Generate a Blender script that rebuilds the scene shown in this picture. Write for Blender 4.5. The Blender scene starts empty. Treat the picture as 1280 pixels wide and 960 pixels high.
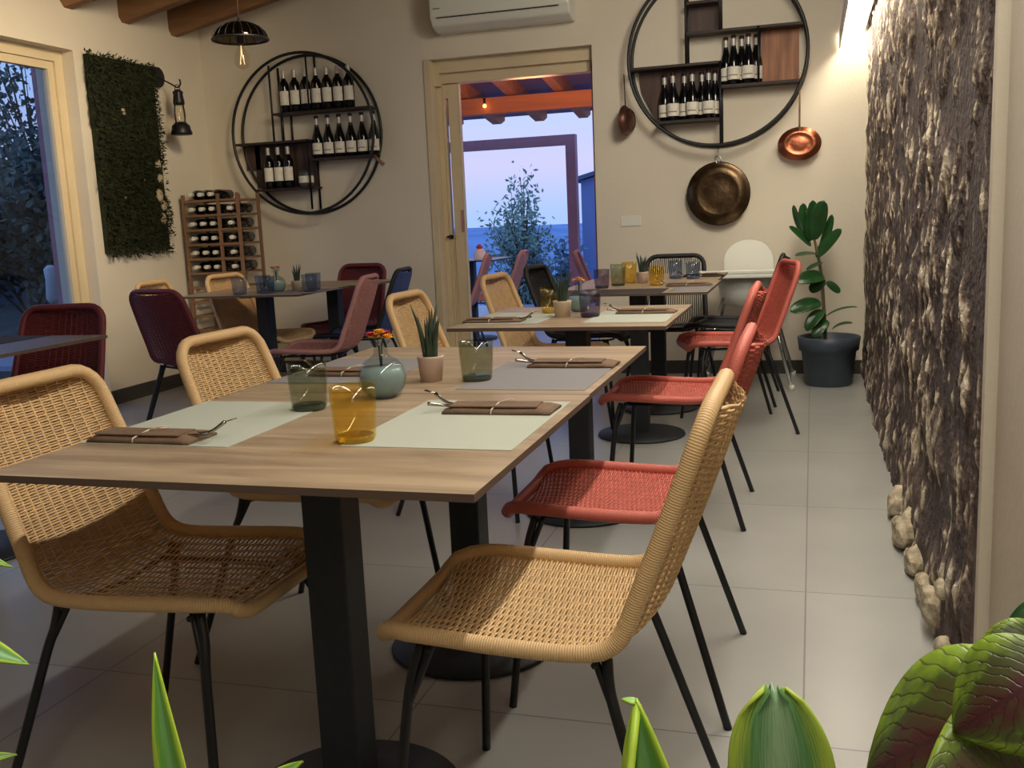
import bpy, bmesh, math, random
from mathutils import Vector, Matrix
random.seed(7)
PI = math.pi
C = bpy.context.scene.collection
S = bpy.context.scene

# ------------------------------------------------------------------ camera, world, key lights, exposure
CAMH = 1.12
RX = Vector((0.9572196, 0.2860149, -0.0438879))
UP = Vector((-0.0059359, 0.1710478, 0.9852448))
FW = Vector((-0.2893016, 0.9428352, -0.1654280))
cam = bpy.data.cameras.new('camera')
cam.sensor_fit = 'HORIZONTAL'; cam.sensor_width = 36.0; cam.lens = 36.0*1240/1280
cam.clip_start = 0.02; cam.clip_end = 2000
cam_o = bpy.data.objects.new('camera', cam); C.objects.link(cam_o)
m = Matrix((RX, UP, -FW)).transposed().to_4x4(); m.translation = (0, 0, CAMH)
cam_o.matrix_world = m
S.camera = cam_o
S.view_settings.view_transform = 'Standard'
S.view_settings.look = 'None'
S.view_settings.gamma = 1.0
S.view_settings.use_curve_mapping = False
S.view_settings.exposure = 0.0

w = bpy.data.worlds.new('dusk_sky'); S.world = w; w.use_nodes = True
nt = w.node_tree; nt.nodes.clear()
wo = nt.nodes.new('ShaderNodeOutputWorld'); bg = nt.nodes.new('ShaderNodeBackground')
tc = nt.nodes.new('ShaderNodeTexCoord'); sp = nt.nodes.new('ShaderNodeSeparateXYZ'); cr = nt.nodes.new('ShaderNodeValToRGB')
nt.links.new(tc.outputs['Generated'], sp.inputs[0]); nt.links.new(sp.outputs['Z'], cr.inputs[0])
cr.color_ramp.elements[0].position = 0.0; cr.color_ramp.elements[0].color = (0.36, 0.52, 0.95, 1)
cr.color_ramp.elements[1].position = 0.5; cr.color_ramp.elements[1].color = (0.30, 0.50, 1.0, 1)
e = cr.color_ramp.elements.new(0.05); e.color = (0.56, 0.56, 0.90, 1)
e = cr.color_ramp.elements.new(0.14); e.color = (0.40, 0.58, 0.98, 1)
nt.links.new(cr.outputs[0], bg.inputs[0]); bg.inputs[1].default_value = 1.2
nt.links.new(bg.outputs[0], wo.inputs[0])

def area(name, loc, size, energy, color, rot=(0, 0, 0), spread=PI):
    L = bpy.data.lights.new(name, 'AREA'); L.shape = 'RECTANGLE'; L.size, L.size_y = size
    L.energy = energy; L.color = color; L.spread = spread
    o = bpy.data.objects.new(name, L); C.objects.link(o); o.location = loc; o.rotation_euler = rot
    return o
WARM = (1.0, 0.94, 0.82)
area('ceiling_track_glow', (0.06, 2.0, 2.42), (0.05, 4.9), 60, WARM, (0, math.radians(22), 0))
def aim(o, tgt):
    o.rotation_euler = (Vector(tgt)-o.location).to_track_quat('-Z', 'Y').to_euler()
aim(area('back_wall_wash', (0.05, 4.3, 2.75), (0.7, 0.7), 13, (1.0, 0.92, 0.77), spread=math.radians(110)), (-1.0, 6.87, 1.7))
aim(area('left_wall_wash', (-1.6, 4.0, 2.98), (0.7, 0.7), 23, (1.0, 0.82, 0.57), spread=math.radians(75)), (-4.45, 5.0, 1.9))
area('ceiling_fill_glow', (-1.2, -0.6, 2.7), (3.0, 2.0), 2, (1.0, 0.86, 0.7))
area('foreground_leaf_fill', (0.0, -0.35, 1.95), (0.5, 0.5), 2.5, (1.0, 0.93, 0.82), (math.radians(32), 0, 0))  # added fill above and behind the camera, brightens the foreground leaves
area('terrace_lamp_glow', (-2.2, 8.1, 1.9), (0.3, 0.3), 45, (1.0, 0.45, 0.2), (PI, 0, 0))

# ------------------------------------------------------------------ helpers
def lin(c):
    return tuple((x/255/12.92 if x <= 10 else ((x/255+0.055)/1.055)**2.4) for x in c) + (1,)
MATS = {}
def mat(name, rgb, rough=0.6, metal=0.0, var=0.0, vscale=8.0, bump=0.0, bscale=60.0, rgb2=None, stretch=None, spec=None, trans=0.0, ior=1.45, emis=None, estr=0.0, alpha=None):
    if name in MATS: return MATS[name]
    mt = bpy.data.materials.new(name); mt.use_nodes = True; MATS[name] = mt
    n = mt.node_tree; b = n.nodes['Principled BSDF']
    col = rgb if len(rgb) == 4 else lin(rgb)
    b.inputs['Base Color'].default_value = col
    b.inputs['Roughness'].default_value = rough; b.inputs['Metallic'].default_value = metal
    if spec is not None: b.inputs['Specular IOR Level'].default_value = spec
    if trans: b.inputs['Transmission Weight'].default_value = trans; b.inputs['IOR'].default_value = ior
    if emis: b.inputs['Emission Color'].default_value = lin(emis); b.inputs['Emission Strength'].default_value = estr
    if var or rgb2 or bump:
        t = n.nodes.new('ShaderNodeTexCoord'); mp = n.nodes.new('ShaderNodeMapping')
        n.links.new(t.outputs['Object'], mp.inputs[0])
        if stretch: mp.inputs['Scale'].default_value = stretch
    if var or rgb2:
        nz = n.nodes.new('ShaderNodeTexNoise'); nz.inputs['Scale'].default_value = vscale; nz.inputs['Detail'].default_value = 5
        n.links.new(mp.outputs[0], nz.inputs['Vector'])
        r = n.nodes.new('ShaderNodeValToRGB'); r.color_ramp.elements[0].position = 0.32; r.color_ramp.elements[1].position = 0.68
        c2 = lin(rgb2) if rgb2 else tuple(min(1, x*(1-var)) for x in col[:3]) + (1,)
        c1 = col if rgb2 else tuple(min(1, x*(1+var)) for x in col[:3]) + (1,)
        r.color_ramp.elements[0].color = c2; r.color_ramp.elements[1].color = c1
        n.links.new(nz.outputs[0], r.inputs[0]); n.links.new(r.outputs[0], b.inputs['Base Color'])
    if bump:
        nb = n.nodes.new('ShaderNodeTexNoise'); nb.inputs['Scale'].default_value = bscale; nb.inputs['Detail'].default_value = 4
        n.links.new(mp.outputs[0], nb.inputs['Vector'])
        bp = n.nodes.new('ShaderNodeBump'); bp.inputs['Strength'].default_value = bump; bp.inputs['Distance'].default_value = 0.01
        n.links.new(nb.outputs[0], bp.inputs['Height']); n.links.new(bp.outputs[0], b.inputs['Normal'])
    return mt

def link(name, bm, mt, parent=None, smooth=False, loc=None, bevel=0.0):
    me = bpy.data.meshes.new(name); bm.normal_update(); bm.to_mesh(me); bm.free()
    o = bpy.data.objects.new(name, me); C.objects.link(o)
    for x in (mt if isinstance(mt, (list, tuple)) else [mt]): me.materials.append(x)
    if smooth:
        for p in me.polygons: p.use_smooth = True
    if parent: o.parent = parent
    if loc: o.location = loc
    if bevel:
        md = o.modifiers.new('bevel', 'BEVEL'); md.width = bevel; md.segments = 2; md.limit_method = 'ANGLE'
    return o
def tag(o, label=None, cat=None, group=None, kind=None):
    if label: o['label'] = label
    if cat: o['category'] = cat
    if group: o['group'] = group
    if kind: o['kind'] = kind
    return o
def thing(name, label, cat, loc=(0, 0, 0), rz=0.0, group=None):
    o = bpy.data.objects.new(name, None); C.objects.link(o); o.location = loc; o.rotation_euler = (0, 0, rz)
    o.empty_display_size = 0.1
    return tag(o, label, cat, group)
def struct(name, bm, mt, smooth=False, parent=None, bevel=0.0):
    o = link(name, bm, mt, parent, smooth, bevel=bevel)
    if parent is None: o['kind'] = 'structure'
    return o
def kids(o): return [x for x in list(C.objects) if x.parent == o]
CH = {}
def copy_tree(o, loc, rz=0.0, label=None, group=None, remap=None):
    r = o.copy(); C.objects.link(r); r.location = loc; r.rotation_euler = (0, 0, rz)
    if label: r['label'] = label
    if group: r['group'] = group
    def rec(src, dst):
        for ch in src.children:
            if ch.name not in C.objects: continue
            c = ch.copy(); C.objects.link(c); c.parent = dst
            if remap: c.data = remap(c.data)
            rec(ch, c)
    bpy.context.view_layer.update()
    rec(o, r)
    return r

def box(bm, a, b, mi=0):
    x0, y0, z0 = (min(a[i], b[i]) for i in range(3)); x1, y1, z1 = (max(a[i], b[i]) for i in range(3))
    v = [bm.verts.new(p) for p in ((x0,y0,z0),(x1,y0,z0),(x1,y1,z0),(x0,y1,z0),(x0,y0,z1),(x1,y0,z1),(x1,y1,z1),(x0,y1,z1))]
    for f in ((0,3,2,1),(4,5,6,7),(0,1,5,4),(1,2,6,5),(2,3,7,6),(3,0,4,7)):
        bm.faces.new([v[i] for i in f]).material_index = mi
    return v
def frame_of(d):
    d = d.normalized(); a = Vector((0, 0, 1)) if abs(d.z) < 0.9 else Vector((1, 0, 0))
    u = d.cross(a).normalized(); return u, d.cross(u).normalized()
def tube(bm, pts, r, n=8, closed=False, cap=True, uv=False):
    pts = [Vector(p) for p in pts]; N = len(pts)
    rs = r if isinstance(r, (list, tuple)) else [r]*N
    rings = []; u = None
    for i, p in enumerate(pts):
        if closed: d = pts[(i+1) % N]-pts[i-1]
        else: d = pts[min(i+1, N-1)]-pts[max(i-1, 0)]
        if d.length < 1e-9: d = Vector((0, 0, 1))
        d.normalize()
        if u is None: u, _ = frame_of(d)
        u = (u-d*u.dot(d)); u = u.normalized() if u.length > 1e-6 else frame_of(d)[0]
        v = d.cross(u)
        rings.append([bm.verts.new(p+(u*math.cos(2*PI*k/n)+v*math.sin(2*PI*k/n))*rs[i]) for k in range(n)])
    M_ = N if closed else N-1
    uvl = bm.loops.layers.uv.verify() if uv else None
    L = 0.0
    off = 0
    if closed:
        a, b = rings[-1], rings[0]
        off = min(range(n), key=lambda o: sum((a[k].co-b[(k+o) % n].co).length for k in range(n)))
    for i in range(M_):
        a = rings[i]; last = closed and i == N-1
        b = rings[(i+1) % N]; o_ = off if last else 0
        seg = (pts[(i+1) % N]-pts[i]).length
        for k in range(n):
            f = bm.faces.new((a[k], a[(k+1) % n], b[(k+1+o_) % n], b[(k+o_) % n])); f.smooth = True
            if uv:
                for lp, (uu, vv) in zip(f.loops, ((L, k/n), (L, (k+1)/n), (L+seg, (k+1)/n), (L+seg, k/n))): lp[uvl].uv = (uu, vv)
        L += seg
    if cap and not closed:
        bm.faces.new(rings[0][::-1]); bm.faces.new(rings[-1])
def lathe(bm, prof, n=24, c=(0, 0, 0), mi=0, cap0=True, cap1=True):
    rings = [[bm.verts.new((c[0]+r*math.cos(2*PI*k/n), c[1]+r*math.sin(2*PI*k/n), c[2]+z)) for k in range(n)] for r, z in prof]
    for a, b in zip(rings, rings[1:]):
        for k in range(n):
            f = bm.faces.new((a[k], a[(k+1) % n], b[(k+1) % n], b[k])); f.smooth = True; f.material_index = mi
    if cap0: bm.faces.new(rings[0][::-1]).material_index = mi
    if cap1: bm.faces.new(rings[-1]).material_index = mi
def new(): return bmesh.new()
def smoothpath(pts, per=8):
    P = [Vector(p) for p in pts]; out = []
    for i in range(len(P)-1):
        p0 = P[i-1] if i > 0 else P[i]*2-P[i+1]; p1, p2 = P[i], P[i+1]
        p3 = P[i+2] if i+2 < len(P) else P[i+1]*2-P[i]
        for k in range(per):
            t = k/per
            out.append(0.5*((2*p1)+(p2-p0)*t+(2*p0-5*p1+4*p2-p3)*t*t+(3*p1-p0-3*p2+p3)*t**3))
    out.append(P[-1]); return out
def arc_xz(c, R, a0, a1, n, y=0.0):
    return [(c[0]+R*math.cos(a0+(a1-a0)*i/n), y, c[1]+R*math.sin(a0+(a1-a0)*i/n)) for i in range(n+1)]

# ------------------------------------------------------------------ materials
M = {}
M['wall'] = mat('wall_plaster', (222, 212, 192), 0.9, var=0.03, vscale=1.5, bump=0.12, bscale=45)
M['frame'] = mat('cream_frame', (214, 196, 160), 0.5, var=0.05, vscale=3)
M['beam'] = mat('beam_wood', (132, 94, 60), 0.7, var=0.3, vscale=4, bump=0.2, bscale=30, stretch=(0.3, 4, 4))
M['black'] = mat('black_metal', (22, 22, 24), 0.42, spec=0.5)
M['charcoal'] = mat('charcoal_powder_coat', (34, 38, 42), 0.55, var=0.15, vscale=60)
M['darkskirt'] = mat('dark_skirting', (62, 58, 54), 0.5)
M['steel'] = mat('steel', (200, 200, 200), 0.25, 1.0)
M['white_plastic'] = mat('white_plastic', (226, 226, 214), 0.35)
M['copper'] = mat('copper', (158, 92, 66), 0.28, 0.9, var=0.25, vscale=9, bump=0.15, bscale=40)
M['bronze'] = mat('aged_bronze', (88, 70, 50), 0.3, 0.9, var=0.55, vscale=7, bump=0.2, bscale=30)
M['shelfwood'] = mat('dark_shelf_wood', (48, 34, 28), 0.6, var=0.3, vscale=5, stretch=(1, 1, 5))
M['panelwood'] = mat('panel_wood', (176, 118, 78), 0.55, rgb2=(120, 74, 50), vscale=4, stretch=(6, 1, 0.7))
M['darkpanel'] = mat('dark_panel_wood', (86, 62, 52), 0.55, rgb2=(60, 44, 38), vscale=4, stretch=(6, 1, 0.7))
M['rack'] = mat('rack_pine', (142, 106, 78), 0.6, var=0.2, vscale=6, stretch=(1, 1, 0.2))
M['bottle'] = mat('bottle_glass', (10, 12, 16), 0.12, spec=0.6)
M['label'] = mat('label_paper', (232, 226, 210), 0.8, var=0.1, vscale=40)
M['capsule'] = mat('foil_capsule', (190, 184, 176), 0.4, 0.3)
M['capsule_dark'] = mat('dark_foil_capsule', (58, 34, 30), 0.4, 0.3)
M['paper'] = mat('placemat_paper', (180, 184, 170), 0.85, bump=0.05, bscale=300)
M['greymat'] = mat('grey_placemat', (134, 130, 130), 0.85)
M['slate'] = mat('slate_placemat', (52, 50, 56), 0.8)
M['kraft'] = mat('brown_napkin', (114, 90, 70), 0.85, var=0.12, vscale=30, bump=0.2, bscale=120)
M['string'] = mat('string', (215, 200, 180), 0.8)
M['cutlery'] = mat('cutlery_steel', (170, 165, 155), 0.22, 1.0)
M['potpink'] = mat('terracotta_pale', (196, 170, 154), 0.8, var=0.06, vscale=20)
M['potcream'] = mat('pot_cream', (200, 180, 150), 0.8, var=0.06, vscale=20)
M['soil'] = mat('soil', (50, 38, 30), 0.95, bump=0.6, bscale=60)
M['aloe'] = mat('aloe_green', (44, 60, 44), 0.5, var=0.4, vscale=50, stretch=(1, 1, 0.3))
M['rubber'] = mat('rubber_leaf', (36, 76, 36), 0.28, var=0.3, vscale=12)
M['stem'] = mat('stem_brown', (92, 78, 50), 0.7)
M['planter'] = mat('bluegrey_pot', (66, 76, 88), 0.45, var=0.18, vscale=8)
M['moss'] = mat('moss', (52, 58, 26), 0.95, rgb2=(24, 28, 12), vscale=22)
M['stonebit'] = mat('pale_pebble', (190, 172, 140), 0.8, var=0.1)
M['petal_y'] = mat('petal_yellow', (240, 180, 40), 0.6)
M['petal_r'] = mat('petal_red', (190, 50, 70), 0.6)
M['petal_w'] = mat('petal_cream', (230, 190, 160), 0.6)
M['mauve'] = mat('mauve_painted_wood', (172, 122, 130), 0.6, var=0.08, vscale=5)
M['orangewood'] = mat('larch_wood', (214, 140, 90), 0.6, var=0.12, vscale=4, stretch=(0.3, 4, 4))
M['bulbglow'] = mat('bulb_glow', (255, 190, 110), 0.4, emis=(255, 170, 90), estr=5)
M['led'] = mat('led_diffuser', (255, 236, 200), 0.4, emis=(255, 244, 222), estr=34)

def glass_mat(name, rgb, rough=0.03, ior=1.3, w=0.9):
    mt = mat(name, rgb, rough, trans=1.0, ior=ior); return mt
def thin_glass(name, rgb, a):
    """clear pane: mostly transparent with a glossy layer"""
    mt = bpy.data.materials.new(name); mt.use_nodes = True; n = mt.node_tree; n.nodes.clear()
    o = n.nodes.new('ShaderNodeOutputMaterial'); t = n.nodes.new('ShaderNodeBsdfTransparent'); g = n.nodes.new('ShaderNodeBsdfGlossy')
    mx = n.nodes.new('ShaderNodeMixShader'); lw = n.nodes.new('ShaderNodeLayerWeight'); lw.inputs[0].default_value = 0.5
    pw = n.nodes.new('ShaderNodeMath'); pw.operation = 'POWER'; pw.inputs[1].default_value = 4.0; n.links.new(lw.outputs['Facing'], pw.inputs[0])
    fr = n.nodes.new('ShaderNodeMath'); fr.operation = 'MULTIPLY_ADD'; fr.inputs[1].default_value = 0.5*(a-0.9); fr.inputs[2].default_value = 0.035; n.links.new(pw.outputs[0], fr.inputs[0])
    t.inputs[0].default_value = lin(rgb); g.inputs['Roughness'].default_value = 0.03
    n.links.new(fr.outputs[0], mx.inputs[0]); n.links.new(t.outputs[0], mx.inputs[1]); n.links.new(g.outputs[0], mx.inputs[2]); n.links.new(mx.outputs[0], o.inputs[0])
    return mt
M['pane'] = thin_glass('window_pane', (235, 240, 245), 1.4)
M['clear'] = thin_glass('clear_bulb_glass', (248, 244, 234), 1.35)
M['g_green'] = thin_glass('green_grey_glass', (230, 233, 224), 1.4)
M['g_yellow'] = thin_glass('amber_glass', (252, 242, 200), 1.4)
M['g_purple'] = thin_glass('purple_grey_glass', (222, 218, 228), 1.4)
M['g_blue'] = thin_glass('blue_clear_glass', (226, 232, 242), 1.4)
M['g_vase'] = thin_glass('pale_blue_vase_glass', (228, 236, 238), 1.4)
M['water'] = mat('cloudy_water', (176, 190, 184), 0.1, trans=0.35, ior=1.33)

def wood_top_mat():
    mt = bpy.data.materials.new('oak_tabletop'); mt.use_nodes = True; n = mt.node_tree; b = n.nodes['Principled BSDF']
    t = n.nodes.new('ShaderNodeTexCoord'); mp = n.nodes.new('ShaderNodeMapping'); mp.inputs['Scale'].default_value = (1.0, 7.0, 1.0)
    mp.inputs['Rotation'].default_value = (0, 0, 0.0)
    n.links.new(t.outputs['Object'], mp.inputs[0])
    a = n.nodes.new('ShaderNodeTexNoise'); a.inputs['Scale'].default_value = 3.2; a.inputs['Detail'].default_value = 8; a.inputs['Distortion'].default_value = 0.6
    n.links.new(mp.outputs[0], a.inputs['Vector'])
    r = n.nodes.new('ShaderNodeValToRGB')
    r.color_ramp.elements[0].position = 0.28; r.color_ramp.elements[0].color = lin((140, 120, 98))
    r.color_ramp.elements[1].position = 0.72; r.color_ramp.elements[1].color = lin((190, 167, 138))
    n.links.new(a.outputs[0], r.inputs[0]); n.links.new(r.outputs[0], b.inputs['Base Color'])
    b.inputs['Roughness'].default_value = 0.38
    return mt
M['oak'] = wood_top_mat()
M['edge'] = mat('dark_table_edge', (92, 74, 62), 0.6)

def wicker(name, rgb, rgb2=None):
    mt = bpy.data.materials.new(name); mt.use_nodes = True; n = mt.node_tree; b = n.nodes['Principled BSDF']
    t = n.nodes.new('ShaderNodeTexCoord'); nz = n.nodes.new('ShaderNodeTexNoise'); nz.inputs['Scale'].default_value = 38
    n.links.new(t.outputs['Object'], nz.inputs['Vector']); r = n.nodes.new('ShaderNodeValToRGB')
    c = lin(rgb); d = lin(rgb2) if rgb2 else tuple(x*0.82 for x in c[:3]) + (1,)
    r.color_ramp.elements[0].position = 0.3; r.color_ramp.elements[1].position = 0.7
    r.color_ramp.elements[0].color = d; r.color_ramp.elements[1].color = c
    n.links.new(nz.outputs[0], r.inputs[0]); n.links.new(r.outputs[0], b.inputs['Base Color']); b.inputs['Roughness'].default_value = 0.55
    return mt
def wrapped(name, rgb):
    """cord wound round the rim: fine ridges along the tube"""
    mt = bpy.data.materials.new(name); mt.use_nodes = True; n = mt.node_tree; b = n.nodes['Principled BSDF']
    t = n.nodes.new('ShaderNodeTexCoord'); wv = n.nodes.new('ShaderNodeTexWave'); wv.wave_type = 'BANDS'; wv.bands_direction = 'X'
    wv.inputs['Scale'].default_value = 75; wv.inputs['Distortion'].default_value = 1.2
    n.links.new(t.outputs['UV'], wv.inputs['Vector'])
    r = n.nodes.new('ShaderNodeValToRGB'); c = lin(rgb); r.color_ramp.elements[0].color = tuple(x*0.80 for x in c[:3]) + (1,); r.color_ramp.elements[1].color = c
    r.color_ramp.elements[1].position = 0.5
    n.links.new(wv.outputs['Fac'], r.inputs[0]); n.links.new(r.outputs[0], b.inputs['Base Color'])
    bp = n.nodes.new('ShaderNodeBump'); bp.inputs['Strength'].default_value = 0.35; bp.inputs['Distance'].default_value = 0.002
    n.links.new(wv.outputs['Fac'], bp.inputs['Height']); n.links.new(bp.outputs[0], b.inputs['Normal']); b.inputs['Roughness'].default_value = 0.5
    return mt
WK = {}
for k_, c_ in dict(tan=(222, 184, 132), red=(206, 104, 88), maroon=(112, 40, 44), pink=(196, 140, 132), black=(26, 26, 30), navy=(70, 92, 150)).items():
    WK[k_] = (wicker(k_+'_wicker', c_), wrapped(k_+'_rim_cord', c_ if k_ != 'navy' else (24, 26, 34)))

# ------------------------------------------------------------------ room shell
YB = 6.87; XL = -4.47; XR = 0.33; ZT = 4.2
def floor_mat():
    mt = bpy.data.materials.new('floor_tiles'); mt.use_nodes = True; n = mt.node_tree; b = n.nodes['Principled BSDF']
    t = n.nodes.new('ShaderNodeTexCoord'); mp = n.nodes.new('ShaderNodeMapping')
    T = 0.872; mp.inputs['Location'].default_value = (0.0135/T+10, (-2.013/T)+10, 0); mp.inputs['Scale'].default_value = (1/T, 1/T, 1)
    n.links.new(t.outputs['Object'], mp.inputs[0])
    br = n.nodes.new('ShaderNodeTexBrick'); br.offset = 0; br.inputs['Scale'].default_value = 1
    br.inputs['Brick Width'].default_value = 1; br.inputs['Row Height'].default_value = 1; br.inputs['Mortar Size'].default_value = 0.0028; br.inputs['Mortar Smooth'].default_value = 0.1
    br.inputs['Color1'].default_value = lin((178, 178, 172)); br.inputs['Color2'].default_value = lin((173, 173, 167)); br.inputs['Mortar'].default_value = lin((128, 127, 122))
    n.links.new(mp.outputs[0], br.inputs['Vector'])
    nz = n.nodes.new('ShaderNodeTexNoise'); nz.inputs['Scale'].default_value = 2.2; nz.inputs['Detail'].default_value = 6
    n.links.new(t.outputs['Object'], nz.inputs['Vector'])
    mx = n.nodes.new('ShaderNodeMixRGB'); mx.blend_type = 'MULTIPLY'; mx.inputs[0].default_value = 0.35
    n.links.new(br.outputs['Color'], mx.inputs[1]); n.links.new(nz.outputs[0], mx.inputs[2]); n.links.new(mx.outputs[0], b.inputs['Base Color'])
    b.inputs['Roughness'].default_value = 0.3
    return mt
bm = new(); box(bm, (XL-0.3, -2.8, -0.1), (0.75, 7.0, 0.0)); struct('floor', bm, floor_mat())

DX0, DX1, DZ = -2.66, -1.44, 2.245
bm = new()
box(bm, (XL-0.3, YB, 0), (DX0, YB+0.3, ZT)); box(bm, (DX1, YB, 0), (0.75, YB+0.3, ZT)); box(bm, (DX0, YB, DZ), (DX1, YB+0.3, ZT))
struct('wall_back', bm, M['wall'])
WY0, WY1, WZ = 2.75, 5.46, 2.28
bm = new()
box(bm, (XL-0.3, WY1, 0), (XL, YB, ZT)); box(bm, (XL-0.3, -2.8, 0), (XL, WY0, ZT)); box(bm, (XL-0.3, WY0, WZ), (XL, WY1, ZT))
struct('wall_left', bm, M['wall'])
bm = new(); box(bm, (XL-0.3, -2.8, 0), (0.75, -2.5, ZT)); struct('wall_front', bm, M['wall'])
bm = new(); box(bm, (0.348, -2.5, 0), (0.75, 2.10, ZT)); box(bm, (0.327, 2.11, 0), (0.75, 2.143, ZT)); box(bm, (0.40, 2.14, 0), (0.75, YB, ZT))
struct('wall_right', bm, M['wall'])
# sloping wooden ceiling
bm = new()
SL = 0.20
def cz(x): return 2.70+SL*(x-XL)
v = [bm.verts.new(p) for p in ((XL-0.3, -2.8, cz(XL-0.3)), (0.75, -2.8, cz(0.75)), (0.75, YB+0.3, cz(0.75)), (XL-0.3, YB+0.3, cz(XL-0.3)))]
v2 = [bm.verts.new(q.co+Vector((0, 0, 0.08))) for q in v]
bm.faces.new(v[::-1]); bm.faces.new(v2)
for i in range(4): bm.faces.new((v[i], v[(i+1) % 4], v2[(i+1) % 4], v2[i]))
struct('ceiling', bm, mat('ceiling_boards', (176, 128, 82), 0.7, var=0.2, vscale=3, stretch=(0.3, 6, 1)))
for i in range(13):
    yc = 6.56-0.55*i
    if yc < -2.3: break
    bm = new()
    w2, hh = 0.065, 0.17
    sec = [(-w2, hh), (-w2, 0.035), (-w2*0.55, 0.0), (w2*0.55, 0.0), (w2, 0.035), (w2, hh)]
    a = [bm.verts.new((XL, yc+p[0], cz(XL)-hh+p[1])) for p in sec]; b = [bm.verts.new((0.3, yc+p[0], cz(0.3)-hh+p[1])) for p in sec]
    n_ = len(sec)
    for k in range(n_): bm.faces.new((a[k], a[(k+1) % n_], b[(k+1) % n_], b[k]))
    bm.faces.new(a[::-1]); bm.faces.new(b)
    struct('trim_%d' % (i+1), bm, M['beam'])

bm = new(); box(bm, (XL, WY1, 0), (XL+0.015, YB, 0.095)); box(bm, (XL, -2.5, 0), (XL+0.015, WY0, 0.095)); struct('baseboard_left', bm, M['darkskirt'])
bm = new(); box(bm, (XL+0.02, YB-0.015, 0), (DX0-0.02, YB, 0.09)); box(bm, (DX1+0.0, YB-0.015, 0), (0.36, YB, 0.09)); struct('baseboard_back', bm, M['darkskirt'])

# rough stone wall on the right
from mathutils import noise
def stone_mat():
    mt = bpy.data.materials.new('rough_stone'); mt.use_nodes = True; n = mt.node_tree; b = n.nodes['Principled BSDF']
    t = n.nodes.new('ShaderNodeTexCoord'); mp = n.nodes.new('ShaderNodeMapping'); mp.inputs['Scale'].default_value = (1, 1.0, 0.8)
    n.links.new(t.outputs['Object'], mp.inputs[0])
    nz = n.nodes.new('ShaderNodeTexNoise'); nz.inputs['Scale'].default_value = 9; nz.inputs['Detail'].default_value = 8; nz.inputs['Roughness'].default_value = 0.65
    n.links.new(mp.outputs[0], nz.inputs['Vector'])
    at = n.nodes.new('ShaderNodeAttribute'); at.attribute_name = 'chip'
    ad = n.nodes.new('ShaderNodeMath'); ad.operation = 'ADD'
    mu = n.nodes.new('ShaderNodeMath'); mu.operation = 'MULTIPLY'; mu.inputs[1].default_value = 0.9
    n.links.new(nz.outputs[0], mu.inputs[0]); n.links.new(mu.outputs[0], ad.inputs[0]); n.links.new(at.outputs['Fac'], ad.inputs[1])
    r = n.nodes.new('ShaderNodeValToRGB')
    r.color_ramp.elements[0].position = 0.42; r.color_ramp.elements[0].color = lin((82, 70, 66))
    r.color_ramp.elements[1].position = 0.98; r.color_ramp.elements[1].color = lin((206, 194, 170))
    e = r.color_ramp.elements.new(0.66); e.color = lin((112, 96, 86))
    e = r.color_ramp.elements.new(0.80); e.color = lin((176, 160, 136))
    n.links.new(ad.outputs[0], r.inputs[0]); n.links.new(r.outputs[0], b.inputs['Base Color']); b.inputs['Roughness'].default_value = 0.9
    nb = n.nodes.new('ShaderNodeTexNoise'); nb.inputs['Scale'].default_value = 55; nb.inputs['Detail'].default_value = 6
    n.links.new(t.outputs['Object'], nb.inputs['Vector'])
    bp = n.nodes.new('ShaderNodeBump'); bp.inputs['Strength'].default_value = 0.9; bp.inputs['Distance'].default_value = 0.012
    n.links.new(nb.outputs[0], bp.inputs['Height']); n.links.new(bp.outputs[0], b.inputs['Normal'])
    return mt
M['stone'] = stone_mat()
bm = new(); NY, NZ = 470, 280; Y0, Y1, Z1 = 2.142, YB+0.02, 3.4
ly = bm.verts.layers.float.new('chip'); grid = []
for i in range(NY+1):
    row = []
    for j in range(NZ+1):
        y = Y0+(Y1-Y0)*(i/NY); z = Z1*j/NZ
        n1 = noise.fractal(Vector((y*1.6, z*1.1, 3.1)), 0.9, 2.0, 4)
        n2 = noise.fractal(Vector((y*7.0, z*5.0, 9.7)), 0.8, 2.1, 5)
        cell = noise.voronoi(Vector((y*3.2, z*4.2, 0.5)))[0]; edge = min(1.0, (cell[1]-cell[0])*3)
        x = 0.338-0.010*n1-0.012*n2-0.010*edge
        if z < 0.30: x -= 0.02*(1-z/0.30)
        if i < 8: x = 0.331+0.003*noise.noise(Vector((y*30, z*20, 0)))
        n3 = noise.fractal(Vector((y*19.0, z*11.0, 4.7)), 0.75, 2.1, 5)
        x -= 0.011*max(0, n3)
        x = min(x, 0.333)
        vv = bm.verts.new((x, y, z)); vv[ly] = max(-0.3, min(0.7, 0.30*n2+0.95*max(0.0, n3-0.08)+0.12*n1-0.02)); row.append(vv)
    grid.append(row)
for i in range(NY):
    for j in range(NZ):
        bm.faces.new((grid[i][j], grid[i][j+1], grid[i+1][j+1], grid[i+1][j]))
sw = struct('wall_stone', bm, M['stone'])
M['palestone'] = mat('pale_rubble', (222, 210, 180), 0.9, rgb2=(140, 124, 98), vscale=14, bump=0.9, bscale=30)
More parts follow.
